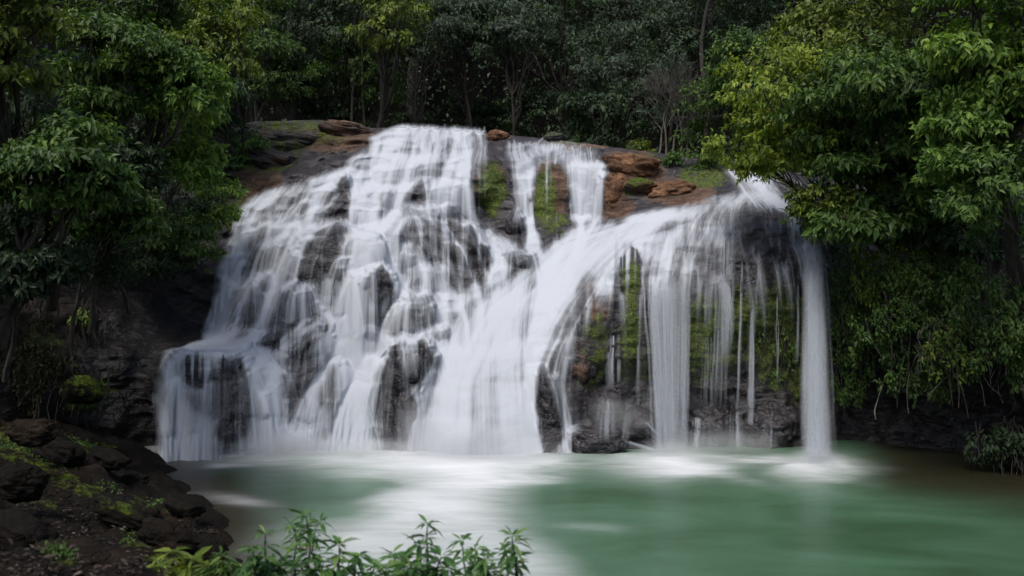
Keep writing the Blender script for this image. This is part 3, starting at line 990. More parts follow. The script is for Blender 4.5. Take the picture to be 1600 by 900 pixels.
LEFT_Y = [190, 204, 220, 240, 264, 290, 312, 340, 420, 530, 540, 548, 620, 700, 740]
LEFT_X = [640, 606, 574, 545, 494, 426, 388, 370, 345, 326, 290, 258, 252, 248, 246]
def flow():
    px = np.concatenate([q[0] for q in SEEDS])
    py = np.concatenate([q[1] for q in SEEDS])
    vel = np.concatenate([q[2] for q in SEEDS])
    wt = np.concatenate([q[3] for q in SEEDS])
    n = len(px)
    vel = vel + rng.normal(0, 0.10, (n, 3))
    wt = wt * np.exp(rng.normal(0, 1.15, n)) / 1.9
    pos = Pv(px, py, samp(DS, px, py) - 0.03)
    seed = rng.random(n) * 60
    H, Wd = DS.shape
    den = np.zeros(H * Wd)
    sy = np.zeros(H * Wd)
    dt = 0.017
    ox, oy, oY = px.copy(), py.copy(), pos[:, 1].copy()
    idx = np.arange(n)
    age = np.zeros(n)
    for s in range(420):
        qx = pos[:, 0] / pos[:, 1] * FPX + 800
        qy = 450 - (pos[:, 2] - CAM_Z) / pos[:, 1] * FPX
        if s:
            L = np.hypot(qx - ox, qy - oy)
            ok = L < 40
            ns = 4
            spd = np.linalg.norm(vel, axis=1)
            for k in range(ns):
                f_ = (k + 0.5) / ns
                ax, ay, aY = ox + (qx - ox) * f_, oy + (qy - oy) * f_, oY + (pos[:, 1] - oY) * f_
                fx = np.clip((ax - GX0) / GS, 0, Wd - 1.01)
                fy = np.clip((ay - GY0) / GS, 0, H - 1.01)
                i, j = fx.astype(int), fy.astype(int)
                u, v = fx - i, fy - j
                base_w = wt * ok * L / ns / GS * np.clip(age / 5, 0, 1) * (2.2 / np.maximum(spd, 1.0)) ** 0.5
                for (jj, ii, ww) in ((j, i, (1 - u) * (1 - v)), (j, i + 1, u * (1 - v)), (j + 1, i, (1 - u) * v), (j + 1, i + 1, u * v)):
                    k_ = jj * Wd + ii
                    den += np.bincount(k_, ww * base_w, H * Wd)
                    sy += np.bincount(k_, ww * base_w * aY, H * Wd)
        ox, oy, oY = qx, qy, pos[:, 1].copy()
        d = samp(DS, qx, qy)
        nm = samp(NM, qx, qy)
        nm /= np.linalg.norm(nm, axis=1, keepdims=True) + 1e-9
        pen = pos[:, 1] - (d - 0.03)
        hit = pen > 0
        pos[:, 1] -= np.where(hit, np.minimum(pen, 0.10), 0)
        vn = (vel * nm).sum(1)
        vel = np.where((hit & (vn < 0))[:, None], vel - vn[:, None] * nm, vel)
        sp = np.linalg.norm(vel, axis=1, keepdims=True)
        near_ = pen > -0.05
        vel = vel - vel * np.where(near_[:, None], 1.1, 0.04) * np.minimum(sp * dt, 0.5)
        vel[:, 2] -= 9.81 * dt
        # a little cling to the rock
        vel[:, 1] += np.where(near_ & ~hit, 3.0 * dt, 0)
        vel[:, 0] += 0.5 * dt * vnoise(np.stack((seed, np.full(len(seed), s * 0.05), seed * 0.3), -1))
        edge = np.interp(qy, LEFT_Y, LEFT_X)
        vel[:, 0] += np.where(qx < edge + 14, 2.5 * dt * np.clip((edge + 14 - qx) / 14, 0, 1), 0)
        pos = pos + vel * dt
        age += 1
        al = (pos[:, 2] > -0.2) & (qx > GX0 + 4) & (qx < GX1 - 4) & (qy > GY0 + 2)
        if not al.all():
            pos, vel, wt, seed, age = pos[al], vel[al], wt[al], seed[al], age[al]
            ox, oy, oY = ox[al], oy[al], oY[al]
        if len(pos) < 20:
            break
    return den.reshape(H, Wd), sy.reshape(H, Wd)

DEN, SY = flow()
gpx, gpy = np.meshgrid(gx, gy)
REG = region(gpx, gpy)
MY = np.where(DEN > 1e-6, SY / np.maximum(DEN, 1e-6), DM)
MY = blur(np.minimum(MY, DM - 0.02), 2)
flat_ = smoothstep(0.30, 0.80, blur(NM[..., 2], 2))
DENb = (0.75 * DEN + 0.2 * blur(DEN, 2) + (0.27 + 0.12 * (REG == 0)) * blur(DEN, 16)) * (0.85 + 0.6 * flat_)
print('DEN percentiles', np.percentile(DENb[DENb > 0.1], [10, 25, 50, 75, 90]))
ch_l = np.interp(gpy, [345, 380, 440, 480, 520, 600, 720], [950, 850, 780, 720, 690, 655, 625])
ch_r = np.interp(gpy, [330, 380, 440, 520, 600, 720], [1130, 990, 930, 890, 860, 900])
sl = np.clip((gpx - ch_l) / (ch_r - ch_l), -0.2, 1.2)
rill = vnoise(np.stack((sl * 9, gpy / 160, 0 * gpx + 21), -1)) + 0.8 * vnoise(np.stack((sl * 26, gpy / 200, 0 * gpx + 33), -1)) + 0.5 * vnoise(np.stack((sl * 60, gpy / 200, 0 * gpx + 43), -1))
chs = blur((REG == 3) * 1.0, 8)
DENb = DENb * np.exp(chs * 0.32 * rill)
DENb = DENb * bare(gpx, gpy) + lips(gpx, gpy) * np.clip(0.5 + 0.5 * vnoise(np.stack((gpx / 6, gpy / 30, 0 * gpx), -1)), 0.1, 1)
chute_k = np.where(REG == 3, 2.5 / np.median(DENb[REG == 3]), np.where(REG == 1, 0.062, 0.072))
print('chute median', np.median(DENb[REG == 3]))
chm = blur((REG == 3) * 1.0, 14)
ALPHA = 1 - np.exp(-blur(chute_k, 6) * DENb)
face = smoothstep(400, 515, gpy + 45 * vnoise(np.stack((gpx / 9, 0 * gpx, 0 * gpx + 2), -1))) * smoothstep(-10, 30, gpx - np.interp(gpy, [430, 520, 600, 720], [930, 890, 865, 905]))
ALPHA *= 1 - 0.93 * face
ALPHA *= smoothstep(-14, 8, gpx - np.interp(gpy, LEFT_Y, LEFT_X) + 9 * fbm(np.stack((gpx / 20, gpy / 25, 0 * gpx + 3), -1), 2))
ALPHA *= smoothstep(0.0, 0.10, ALPHA)
def nearest(a):
    p_ = np.pad(a, 1, mode='edge')
    return np.min([p_[j:j + a.shape[0], i:i + a.shape[1]] for j in range(3) for i in range(3)], 0)
SHY = np.minimum(blur(nearest(DM), 1) - 0.015, MY) - 0.07 * blur(ALPHA, 2)
SHW = Pv(gpx, gpy, SHY)
QF = grid_faces(len(gy), len(gx))
qa = ALPHA.ravel()[QF].max(1)
qr = REG.ravel()[QF[:, 0]]

# threads and free falls, each a bundle of near-vertical strands
def bundle(key, x0, y0, x1, y1, w0, w1, n, alpha, Y0, Y1, width=(0.04, 0.1), head=0.06, tail=0.15, curve=0.6, zend=None):
    steps = 44
    tt = np.linspace(0, 1, steps)
    for k in range(n):
        s = rng.normal(0, 0.40)
        s = max(-1, min(1, s))
        a0 = rng.uniform(0, 0.10)
        xs = (x0 + s * w0) + ((x1 + s * w1) - (x0 + s * w0)) * tt
        ys = y0 + (y1 - y0) * (a0 + (1 - a0) * tt)
        Ys = Y0 + (Y1 - Y0) * tt ** curve + 0.10 * rng.normal()
        xs = xs + 1.2 * vnoise(np.stack((tt * 5, np.full(steps, k * 3.1), np.full(steps, x0)), -1))
        pth = Pv(xs, ys, Ys)
        nr = np.tile(np.array((0.15 * s, -1.0, 0.1)), (steps, 1))
        al = alpha * np.exp(rng.normal(0, 0.6)) * (0.75 + 0.5 * vnoise(np.stack((tt * 3.0, np.full(steps, k * 1.7), np.full(steps, y0 * 0.1)), -1))) * np.clip(tt / head, 0, 1) * np.clip((1 - tt) / tail, 0, 1) ** 0.7
        wd = np.full(steps, rng.uniform(*width)) * (1 + 0.8 * tt)
        fall(key).add(pth, nr, wd, al)

# main right fall
bundle(7, 1042, 425, 1046, 712, 36, 26, 100, 0.17, 22.0, 20.9, (0.05, 0.16), tail=0.05)
bundle(7, 1050, 420, 1048, 690, 30, 20, 40, 0.2, 22.0, 21.0, (0.03, 0.06), tail=0.3)
bundle(7, 1018, 430, 1036, 700, 12, 14, 26, 0.24, 22.0, 20.9, (0.04, 0.09))
bundle(7, 1068, 430, 1066, 640, 10, 12, 30, 0.2, 22.0, 21.2, (0.04, 0.09), tail=0.4)
bundle(7, 1000, 450, 998, 640, 5, 6, 8, 0.16, 22.0, 21.6, tail=0.5)
# far right free fall
bundle(8, 1271, 364, 1277, 716, 15, 22, 46, 0.24, 21.6, 19.4, (0.10, 0.30), head=0.05, tail=0.05)
bundle(8, 1273, 366, 1280, 710, 19, 30, 26, 0.12, 21.5, 19.6, (0.05, 0.2), head=0.15, tail=0.3)
bundle(8, 1262, 380, 1262, 690, 6, 10, 14, 0.14, 21.6, 19.7, (0.03, 0.08), head=0.1, tail=0.3)
# thin threads across the right face
TH = [(957, 405, 955, 610, 9, 9, 22, .28), (948, 420, 946, 560, 4, 4, 6, .22), (968, 405, 966, 600, 3, 4, 6, .25),
      (1138, 362, 1132, 560, 13, 10, 36, .26), (1130, 420, 1120, 640, 14, 18, 30, .13), (1176, 372, 1172, 700, 5, 6, 22, .30), (1160, 400, 1152, 640, 4, 5, 10, .2),
      (1108, 380, 1104, 520, 5, 5, 8, .14), (1247, 440, 1245, 570, 2, 2, 4, .26), (1215, 452, 1215, 600, 2, 2, 3, .2),
      (1104, 520, 1100, 650, 8, 12, 10, .12), (1176, 600, 1172, 705, 9, 14, 16, .16), (1020, 600, 1010, 700, 20, 24, 16, .12)]
for (a, b, c, d, e, f_, n, al) in TH:
    Yt = float(samp(DS, np.array([a * 1.0]), np.array([b + 12.0]))[0]) - 0.12
    bundle(9, a, b, c, d, e, f_, n, al, Yt, min(Yt - 0.15, 21.6), (0.03, 0.07), tail=0.45)
# low spills over the rocks at the foot
for (a, b, c, d, e, f_, n, al) in [(1000, 655, 1040, 700, 14, 14, 14, .2), (1090, 650, 1085, 708, 6, 8, 14, .3), (1105, 655, 1108, 708, 22, 30, 34, .2), (1150, 640, 1152, 708, 20, 24, 18, .14),
                               (950, 620, 946, 690, 14, 22, 16, .16), (985, 640, 975, 700, 12, 16, 12, .14), (980, 690, 1030, 706, 8, 6, 12, .3), (1205, 640, 1200, 706, 12, 18, 10, .12)]:
    Yt = float(samp(DM, np.array([a * 1.0]), np.array([b * 1.0]))[0]) - 0.12
    Ye = float(samp(DM, np.array([c * 1.0]), np.array([d * 1.0]))[0]) - 0.15
    bundle(9, a, b, c, d, e, f_, n, al, Yt, Ye, (0.04, 0.1), tail=0.3)

GF = 'branches of the waterfall'
NAMES = {
 0: 'broad stepped cascade fanning down the left half of the rock',
 1: 'lower left curtain falling from a flat ledge into the pool',
 2: 'thin lower middle curtain between the slanting slab and the cracked mossy boulder',
 3: 'thick white chute pouring through the middle of the rock into the pool',
 4: 'short upper falls dropping past mossy rock panels below the crest',
 5: 'small cascade coming out from behind the yellow green bush',
 6: 'veil of water sliding over the rounded dome on the right',
 7: 'straight main fall dropping from the lip of the right dome',
 8: 'free falling column of water nearest the right hand greenery',
 9: 'thin threads of water trickling down the mossy right face',
}
for k in sorted(NAMES):
    if k in FALLS:
        FALLS[k].build('waterfall', NAMES[k], 'waterfall', GF)
        continue
    fq = QF[(qr == k) & (qa > 0.01)]
    used, inv = np.unique(fq, return_inverse=True)
    o = link('waterfall', mk_mesh('waterfall', SHW.reshape(-1, 3)[used], inv.reshape(-1, 4), attrs={'alpha': ALPHA.ravel()[used]}), M_SHEET)
    tag(o, NAMES[k], 'waterfall', GF)

# ------------------------------------------------------------------ spray where the falls land
def mist(px, py, Y, rx, ry, rd, dens):
    v, f = ICO[3]
    me = mk_mesh('spray', v, f)
    o = link('spray', me, mist_material('spray_mist', dens))
    o.location = P(px, py, Y)
    o.scale = (rx / FPX * Y, rd, ry / FPX * Y)
    o['kind'] = 'stuff'
    return o
mist(730, 700, 19.7, 150, 56, 1.0, 1.1)
mist(655, 668, 20.0, 50, 60, 0.6, 0.5)
mist(430, 690, 20.6, 80, 36, 0.8, 1.0)
mist(1048, 716, 20.3, 75, 34, 0.9, 1.5)
mist(1278, 726, 19.0, 55, 32, 0.8, 1.6)
mist(560, 702, 20.4, 120, 24, 0.7, 1.1)
mist(330, 702, 20.7, 120, 22, 0.6, 1.8)
mist(440, 700, 20.4, 110, 30, 0.7, 1.8)
mist(1130, 695, 20.7, 110, 34, 0.6, 0.8)
mist(960, 650, 20.9, 60, 40, 0.5, 0.6)

# ------------------------------------------------------------------ vegetation
def leaf_arrays(base, dirn, nrm, length, wid, droop):
    """five-vertex folded leaves; every argument per leaf"""
    n = len(base)
    d = dirn / (np.linalg.norm(dirn, axis=1, keepdims=True) + 1e-9)
    s = np.cross(d, nrm)
    s /= np.linalg.norm(s, axis=1, keepdims=True) + 1e-9
    u = np.cross(s, d)
    L = length[:, None]
    w = wid[:, None]
    dn = np.array((0, 0, -1.0)) * (droop[:, None] * L)
    V = np.stack((base,
                  base + d * L * 0.42 - s * w + u * w * 0.35 + dn * 0.15,
                  base + d * L * 0.46 + dn * 0.2,
                  base + d * L * 0.42 + s * w + u * w * 0.35 + dn * 0.15,
                  base + d * L + dn), 1)
    i = np.arange(n)[:, None] * 5
    F = np.concatenate((i + np.array([[0, 2, 1]]), i + np.array([[0, 3, 2]]), i + np.array([[1, 2, 4]]), i + np.array([[2, 3, 4]])), 0)
    return V.reshape(-1, 3), F

def fine_leaves(base, dirn, nrm, length, wid, droop):
    """eight-vertex leaves for plants close to the camera: they curve along the midrib"""
    n = len(base)
    d = dirn / (np.linalg.norm(dirn, axis=1, keepdims=True) + 1e-9)
    s = np.cross(d, nrm)
    s /= np.linalg.norm(s, axis=1, keepdims=True) + 1e-9
    u = np.cross(s, d)
    L, w = length[:, None], wid[:, None]
    def at(t, side, lift):
        return base + d * L * t + s * w * side + u * w * lift + np.array((0, 0, -1.0)) * droop[:, None] * L * t * t
    V = np.stack((base, at(.28, -.8, .3), at(.28, 0, 0), at(.28, .8, .3), at(.62, -.85, .3), at(.64, 0, 0), at(.62, .85, .3), at(1, 0, 0)), 1)
    i = np.arange(n)[:, None] * 8
    F = np.concatenate([i + np.array([q]) for q in ([0, 2, 1], [0, 3, 2], [1, 2, 5], [1, 5, 4], [2, 3, 6], [2, 6, 5], [4, 5, 7], [5, 6, 7])], 0)
    return V.reshape(-1, 3), F

class Tubes:
    def __init__(s):
        s.V, s.F, s.n = [], [], 0
    def add(s, pts, r0, r1, seg=6):
        pts = np.asarray(pts, float)
        k = len(pts)
        tg = np.gradient(pts, axis=0)
        tg /= np.linalg.norm(tg, axis=1, keepdims=True) + 1e-9
        ref = np.where(np.abs(tg[:, 2:3]) > 0.9, np.array([[1.0, 0, 0]]), np.array([[0, 0, 1.0]]))
        a = np.cross(tg, ref)
        a /= np.linalg.norm(a, axis=1, keepdims=True) + 1e-9
        b = np.cross(tg, a)
        th = np.arange(seg) / seg * 2 * math.pi
        rr = np.linspace(r0, r1, k)
        ring = pts[:, None] + rr[:, None, None] * (np.cos(th)[None, :, None] * a[:, None] + np.sin(th)[None, :, None] * b[:, None])
        s.V.append(ring.reshape(-1, 3))
        i = np.arange(k - 1)[:, None] * seg + np.arange(seg)[None]
        j = np.arange(k - 1)[:, None] * seg + (np.arange(seg)[None] + 1) % seg
        s.F.append(np.stack((i, j, j + seg, i + seg), -1).reshape(-1, 4) + s.n)
        s.n += k * seg
    def mesh(s, name):
        return mk_mesh(name, np.concatenate(s.V), np.concatenate(s.F))

def bent(a, b, amp, n=7, sag=0.0):
    a, b = np.asarray(a, float), np.asarray(b, float)
    t = np.linspace(0, 1, n)[:, None]
    p = a + (b - a) * t
    L = np.linalg.norm(b - a)
    ph = rng.random(3) * 50
    w = np.stack([vnoise(np.stack((t[:, 0] * 2.5 + ph[k], t[:, 0] * 0 + ph[k], t[:, 0] * 0 + k), -1)) for k in range(3)], -1)
    p += w * amp * L * np.sin(t * math.pi) ** 0.7
    p[:, 2] -= sag * L * np.sin(t[:, 0] * math.pi)
    return p

def crown(center, radii, n_lobes, clumps, per, size, mat_droop=0.25, flat=0.55, hang=0.25, slim=0.22, spread=1.0):
    """leaf clumps on lobes inside an ellipsoid; returns lobes and leaf mesh arrays"""
    center, radii = np.asarray(center, float), np.asarray(radii, float)
    u = rng.normal(size=(n_lobes, 3))
    u /= np.linalg.norm(u, axis=1, keepdims=True)
    lobes = center + u * radii * (rng.random((n_lobes, 1)) ** 0.45) * 0.85
    lr = rng.uniform(0.28, 0.5, n_lobes) * radii.min() * 1.15
    k = rng.integers(0, n_lobes, clumps)
    v = rng.normal(size=(clumps, 3))
    v[:, 2] = np.abs(v[:, 2]) * 0.8 - 0.25
    v /= np.linalg.norm(v, axis=1, keepdims=True)
    cp = lobes[k] + v * lr[k][:, None] * np.array((1.25, 1.25, flat)) * (rng.random((clumps, 1)) ** 0.35)
    # uneven outline: drop clumps in noise hollows
    keep = fbm(cp * 0.9 / max(0.5, radii.min() * 0.5) + center, 2) > -0.28
    cp, v = cp[keep], v[keep]
    n = len(cp)
    out = cp - center
    out /= np.linalg.norm(out, axis=1, keepdims=True) + 1e-9
    tw = out * 0.7 + v * 0.5 + np.array((0, 0, -hang)) + rng.normal(0, 0.25, (n, 3))
    tw /= np.linalg.norm(tw, axis=1, keepdims=True)
    i = np.repeat(np.arange(n), per)
    m = len(i)
    s = rng.random(m)
    sz = size * rng.uniform(0.65, 1.25, m)
    base = cp[i] + tw[i] * (s * size * 1.9 * spread)[:, None] + rng.normal(0, size * 0.16, (m, 3))
    lat = rng.normal(size=(m, 3))
    lat -= (lat * tw[i]).sum(1, keepdims=True) * tw[i]
    lat /= np.linalg.norm(lat, axis=1, keepdims=True) + 1e-9
    dr = tw[i] * 0.55 + lat * 0.9 + np.array((0, 0, -0.25))
    nr = np.array((0, 0, 0.75)) + out[i] * 0.6 + np.array((0, -0.25, 0)) + rng.normal(0, 0.45, (m, 3))
    V, F = leaf_arrays(base, dr, nr, sz, sz * slim * rng.uniform(0.8, 1.2, m), mat_droop * rng.uniform(0.4, 1.5, m))
    return lobes, V, F, cp

def tree(name, label, cat, px, py, Y, rx, ry, mat, leaf=0.22, clumps=450, per=9, lobes=10, rd=None, base=None, trunk_r=0.14, bark=None, group=None, slim=0.24,
         hang=0.25, droop=0.25, parts=('trunk', 'crown'), flat=0.55, twigs=True):
    """crown seen at (px,py) half sizes rx, ry (pixels) Y metres off; base = where it is rooted"""
    c = P(px, py, Y)
    a, b = rx / FPX * Y, ry / FPX * Y
    rd = rd or 0.75 * (a + b) / 2
    lb, V, F, cp = crown(c, (a, rd, b), int(lobes * 1.25), int(clumps * 1.9), per, leaf * 0.72, droop, flat, hang, slim, 1.25)
    if base is None:
        bx, by = c[0], c[1] + rd * 0.4
        base = np.array((bx, by, min(float(ground_height(bx, by)) - 0.1, c[2] - b)))
    base = np.asarray(base, float)
    root = empty(name, base)
    tag(root, label, cat, group)
    T = Tubes()
    fork = base + (c - base) * 0.62
    tr = bent(base, fork, 0.05)
    T.add(tr, trunk_r, trunk_r * 0.6, 8)
    for q in lb:
        st = tr[rng.integers(4, len(tr))]
        T.add(bent(st, q, 0.10, 7), trunk_r * 0.42, trunk_r * 0.12, 5)
    if twigs:
        for q in cp[rng.integers(0, len(cp), min(len(cp), 90))]:
            j = np.argmin(((lb - q) ** 2).sum(1))
            T.add(bent(lb[j], q, 0.12, 4), trunk_r * 0.12, trunk_r * 0.05, 3)
    tm = T.mesh(parts[0])
    tm.transform(__import__('mathutils').Matrix.Translation(Vector(-base)))
    link(parts[0], tm, bark or M_BARK, root)
    cm = mk_mesh(parts[1], V - base, F, smooth=False)
    link(parts[1], cm, mat, root)
    return root

BUSH = ('stems', 'foliage')
GT = 'trees on the left bank'
tree('tree', 'olive leaved tree filling the upper left corner', 'tree', 20, 40, 15, 105, 95, L_OLIVE, 0.20, 420, 9, base=(-11, 16.5, 2.5), group=GT)
tree('tree', 'dark tree with spreading layered branches beside the olive corner tree', 'tree', 165, 95, 18, 120, 70, L_MID, 0.2, 420, 9, base=(-10.8, 20, 3.5), group=GT)
tree('tree', 'mid green tree with a lit drooping crown above the bright left shrub', 'tree', 265, 130, 18.5, 80, 58, L_BRIGHT, 0.22, 380, 9, base=(-10, 20.5, 4.2), group=GT)
tree('shrub', 'bright green big leaved shrub nearest the left edge of the cascade', 'shrub', 300, 235, 20.5, 84, 70, L_BRIGHT, 0.24, 420, 9, base=(-9.6, 22.2, 4.6), parts=BUSH, group=GT, trunk_r=0.035, hang=0.5)
tree('tree', 'low left tree with yellow green leaf sprays hanging over the dark bank', 'tree', 70, 265, 15, 120, 90, L_MID, 0.22, 460, 9, base=(-9.8, 16, 2.2), group=GT, hang=0.6)
tree('shrub', 'teal green shrub behind the low left tree', 'shrub', 190, 262, 18, 60, 45, L_DARK, 0.22, 220, 9, base=(-9.4, 19, 3.0), parts=BUSH, group=GT, trunk_r=0.07)
tree('shrub', 'dull fine leaved shrub on the dark left cliff', 'shrub', 165, 385, 19, 80, 66, L_DARK, 0.12, 420, 10, base=(-9.2, 20.5, 3.4), parts=BUSH, group=GT, trunk_r=0.06)
tree('shrub', 'small leafy plant rooted in the rock left of the cascade', 'plant', 306, 405, 23.2, 30, 24, L_MID, 0.16, 70, 9, 5, base=(-8.6, 24.0, 4.4), parts=BUSH, group=GT, trunk_r=0.03)
tree('shrub', 'dim hanging shrub below the bright big leaved shrub', 'shrub', 285, 330, 23.5, 50, 48, L_DARK, 0.18, 200, 9, 7, base=(-9.0, 24.6, 5.6), parts=BUSH, group=GT, trunk_r=0.05)
tree('tree', 'thin tree with yellowish lit leaves at the back of the left bank', 'tree', 350, 60, 26, 62, 70, L_OLIVE, 0.24, 260, 9, base=(-8.6, 28, 7.5), group=GT)
tree('shrub', 'dark shrub beside the moss topped brown rock', 'shrub', 370, 225, 27.5, 36, 44, L_MID, 0.2, 130, 9, 6, base=(-8.8, 28.6, 8.4), parts=BUSH, group=GT, trunk_r=0.05)
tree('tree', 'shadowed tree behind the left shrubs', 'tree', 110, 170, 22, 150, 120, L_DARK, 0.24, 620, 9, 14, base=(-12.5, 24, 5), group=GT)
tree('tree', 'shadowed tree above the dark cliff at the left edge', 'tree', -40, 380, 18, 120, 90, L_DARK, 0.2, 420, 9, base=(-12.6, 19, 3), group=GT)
tree('tree', 'tall dark tree added above the view to shade the left bank', 'tree', 60, -190, 19, 200, 120, L_DARK, 0.26, 500, 9, 14, base=(-13, 18, 4), group=GT, trunk_r=0.25)  # unseen crown put in to keep sky light off the left bank

tree('shrub', 'dark leafy shrub hiding the trunks at the left edge', 'shrub', 30, 400, 15.5, 80, 70, L_DARK, 0.2, 330, 9, 10, base=(-9.8, 16.5, 2.2), parts=BUSH, group=GT, trunk_r=0.06)
tree('shrub', 'mid green shrub between the low left tree and the fine leaved shrub', 'shrub', 150, 325, 17.5, 80, 52, L_MID, 0.2, 330, 9, 9, base=(-9.6, 18.6, 2.8), parts=BUSH, group=GT, trunk_r=0.06, hang=0.5)
tree('shrub', 'dark shrub drooping over the rock under the dim hanging shrub', 'shrub', 240, 400, 22.5, 56, 50, L_DARK, 0.17, 240, 9, 8, base=(-9.6, 23.4, 4.4), parts=BUSH, group=GT, trunk_r=0.05, hang=0.7)
tree('shrub', 'leafy shrub spilling down the slope right beside the stepped cascade', 'shrub', 325, 315, 23.8, 46, 50, L_BRIGHT, 0.19, 240, 9, 8, base=(-8.7, 24.8, 5.8), parts=BUSH, group=GT, trunk_r=0.05, hang=0.7)
tree('shrub', 'mid green shrub low on the slope above the dark left cliff', 'shrub', 262, 372, 22.6, 56, 46, L_MID, 0.18, 260, 9, 8, base=(-9.4, 23.6, 4.8), parts=BUSH, group=GT, trunk_r=0.05, hang=0.7)
tree('shrub', 'bushy dark greenery filling the gap above the bright big leaved shrub', 'shrub', 350, 160, 26, 70, 60, L_DARK, 0.22, 300, 9, 9, base=(-9.2, 28.0, 7.4), parts=BUSH, group=GT, trunk_r=0.06)
tree('tree', 'dark green tree at the back between the olive tree and the left trunks', 'tree', 240, 40, 27, 120, 90, L_MID, 0.24, 480, 9, 12, base=(-11.5, 29, 7.5), group=GT)
GK = 'trees behind the crest'
tree('tree', 'dark green tree with thin bare trunks left behind the crest', 'tree', 470, 60, 33, 105, 100, L_DARK, 0.26, 560, 9, 12, base=(-9.0, 34, 8.2), group=GK)
tree('tree', 'tree with lit yellow green tips high over the crest', 'tree', 606, 22, 31, 60, 62, L_OLIVE, 0.26, 240, 9, base=(-5.4, 33, 8.2), group=GK)
tree('tree', 'mid green tree hanging over the left end of the dark hollow', 'tree', 555, 110, 34, 80, 62, L_MID, 0.24, 330, 9, base=(-7.0, 35.5, 8.3), group=GK)
tree('tree', 'bluish green tree spreading over the dark hollow', 'tree', 730, 35, 36, 130, 62, L_BLUE, 0.26, 640, 9, 13, base=(-2.0, 38, 8.4), group=GK)
tree('tree', 'greyish green tree next to the bare twiggy one', 'tree', 885, 60, 37, 130, 78, L_BLUE, 0.24, 700, 9, 14, base=(2.6, 39, 8.4), group=GK)
tree('shrub', 'dark broad leaved shrub at the right end of the dark hollow', 'shrub', 940, 170, 31.5, 75, 58, L_DARK, 0.30, 260, 9, 8, base=(3.4, 32.4, 8.0), parts=BUSH, group=GK, trunk_r=0.06)
tree('tree', 'dark tree behind the bare twiggy one', 'tree', 1110, 60, 36, 140, 110, L_DARK, 0.26, 700, 9, 14, base=(9.0, 38, 8.4), group=GK)
tree('shrub', 'dim shrub between the twiggy tree and the yellow green bush', 'shrub', 1120, 175, 29, 80, 60, L_MID, 0.20, 300, 9, 9, base=(7.2, 30, 7.8), parts=BUSH, group=GK, trunk_r=0.06)
tree('shrub', 'low green shrub on the rocks above the tan crumbly rock', 'shrub', 1075, 252, 27, 48, 26, L_MID, 0.16, 170, 9, 7, base=(5.6, 27.4, 7.6), parts=BUSH, group=GK, trunk_r=0.04)
tree('shrub', 'low olive plant on the mossy ledge beside the orange slab', 'plant', 1000, 232, 28.2, 40, 13, L_OLIVE, 0.14, 90, 9, 6, base=(4.2, 28.6, 8.1), parts=BUSH, group=GK, trunk_r=0.03)
tree('tree', 'very tall dark tree added above the view to shade the hollow', 'tree', 640, -200, 46, 300, 140, L_DARK, 0.34, 800, 9, 18, base=(-5.5, 49, 11), group=GK, trunk_r=0.35)  # unseen crown put in to darken the hollow below it
tree('tree', 'very tall dark tree added above the view to block sky light over the right end of the crest', 'tree', 1080, -210, 45, 280, 140, L_DARK, 0.34, 800, 9, 18, base=(10, 49, 11), group=GK, trunk_r=0.35)  # second unseen crown, put in to block the sky behind the crest

for (px_, py_, Y_, rx_, ry_, mt_, cl_, lb_) in [
    (650, 42, 33, 90, 46, L_BLUE, 420, 'drooping bluish green crown over the left part of the dark hollow'),
    (800, 52, 34, 100, 44, L_BLUE, 460, 'bluish green crown hanging low over the right part of the dark hollow'),
    (960, 95, 33, 90, 60, L_BLUE, 420, 'grey green crown just left of the bare twiggy tree'),
    (430, 120, 31, 70, 60, L_MID, 320, 'mid green crown above the moss topped brown rock'),
    (1180, 120, 28, 70, 80, L_MID, 380, 'mid green tree filling the gap left of the yellow green bush'),
    (1050, 20, 35, 130, 60, L_BLUE, 460, 'grey green crown high above the bare twiggy tree'),
    (400, 30, 30, 90, 60, L_MID, 360, 'mid green crown at the top left behind the thin yellowish tree')]:
    tree('tree', lb_, 'tree', px_, py_, Y_, rx_, ry_, mt_, 0.2, cl_, 9, 10, group=GK, trunk_r=0.08)

for (px_, py_, Y_, rx_, ry_, lb_) in [
    (505, 178, 34.5, 60, 36, 'low dark shrub under the trees behind the long reddish slab'),
    (610, 172, 37.5, 70, 36, 'low dark shrub in the hollow straight behind the main crest'),
    (735, 168, 38.5, 80, 40, 'low dark shrub in the hollow behind the small rusty stone'),
    (845, 175, 35.0, 66, 40, 'low dark shrub behind the small mossy stone on the crest')]:
    tree('shrub', lb_, 'shrub', px_, py_, Y_, rx_, ry_, L_DARK, 0.2, 260, 9, 9, parts=BUSH, group=GK, trunk_r=0.04)

# the bare twiggy tree
def twiggy():
    base = P(1052, 235, 30)
    root = empty('tree', base)
    tag(root, 'bare grey twiggy tree standing behind the rocks right of the crest', 'tree', GK)
    T = Tubes()
    def grow(p, d, L, r, lev):
        q = p + d * L
        T.add(bent(p, q, 0.08, 5), r, r * 0.6, 5)
        if lev == 0:
            return
        for _ in range(4 if lev > 1 else 3):
            nd = d + rng.normal(0, 0.48, 3) + np.array((0, 0, 0.10))
            nd /= np.linalg.norm(nd)
            grow(p + d * L * rng.uniform(0.5, 1.0), nd, L * rng.uniform(0.55, 0.8), r * 0.55, lev - 1)
    for k in range(5):
        d = np.array((rng.uniform(-0.35, 0.35), rng.uniform(-0.2, 0.2), 1.0))
        d /= np.linalg.norm(d)
        grow(np.zeros(3) + np.array((0.25 * (k - 2), 0, -0.2)), d, rng.uniform(1.1, 1.7), 0.045, 4)
    link('trunk', T.mesh('trunk'), M_PALE, root)
    lb, V, F, cp = crown((0, 0.2, 3.0), (2.4, 1.2, 1.9), 9, 190, 7, 0.16)
    link('crown', mk_mesh('crown', V, F, smooth=False), L_BLUE, root)
twiggy()

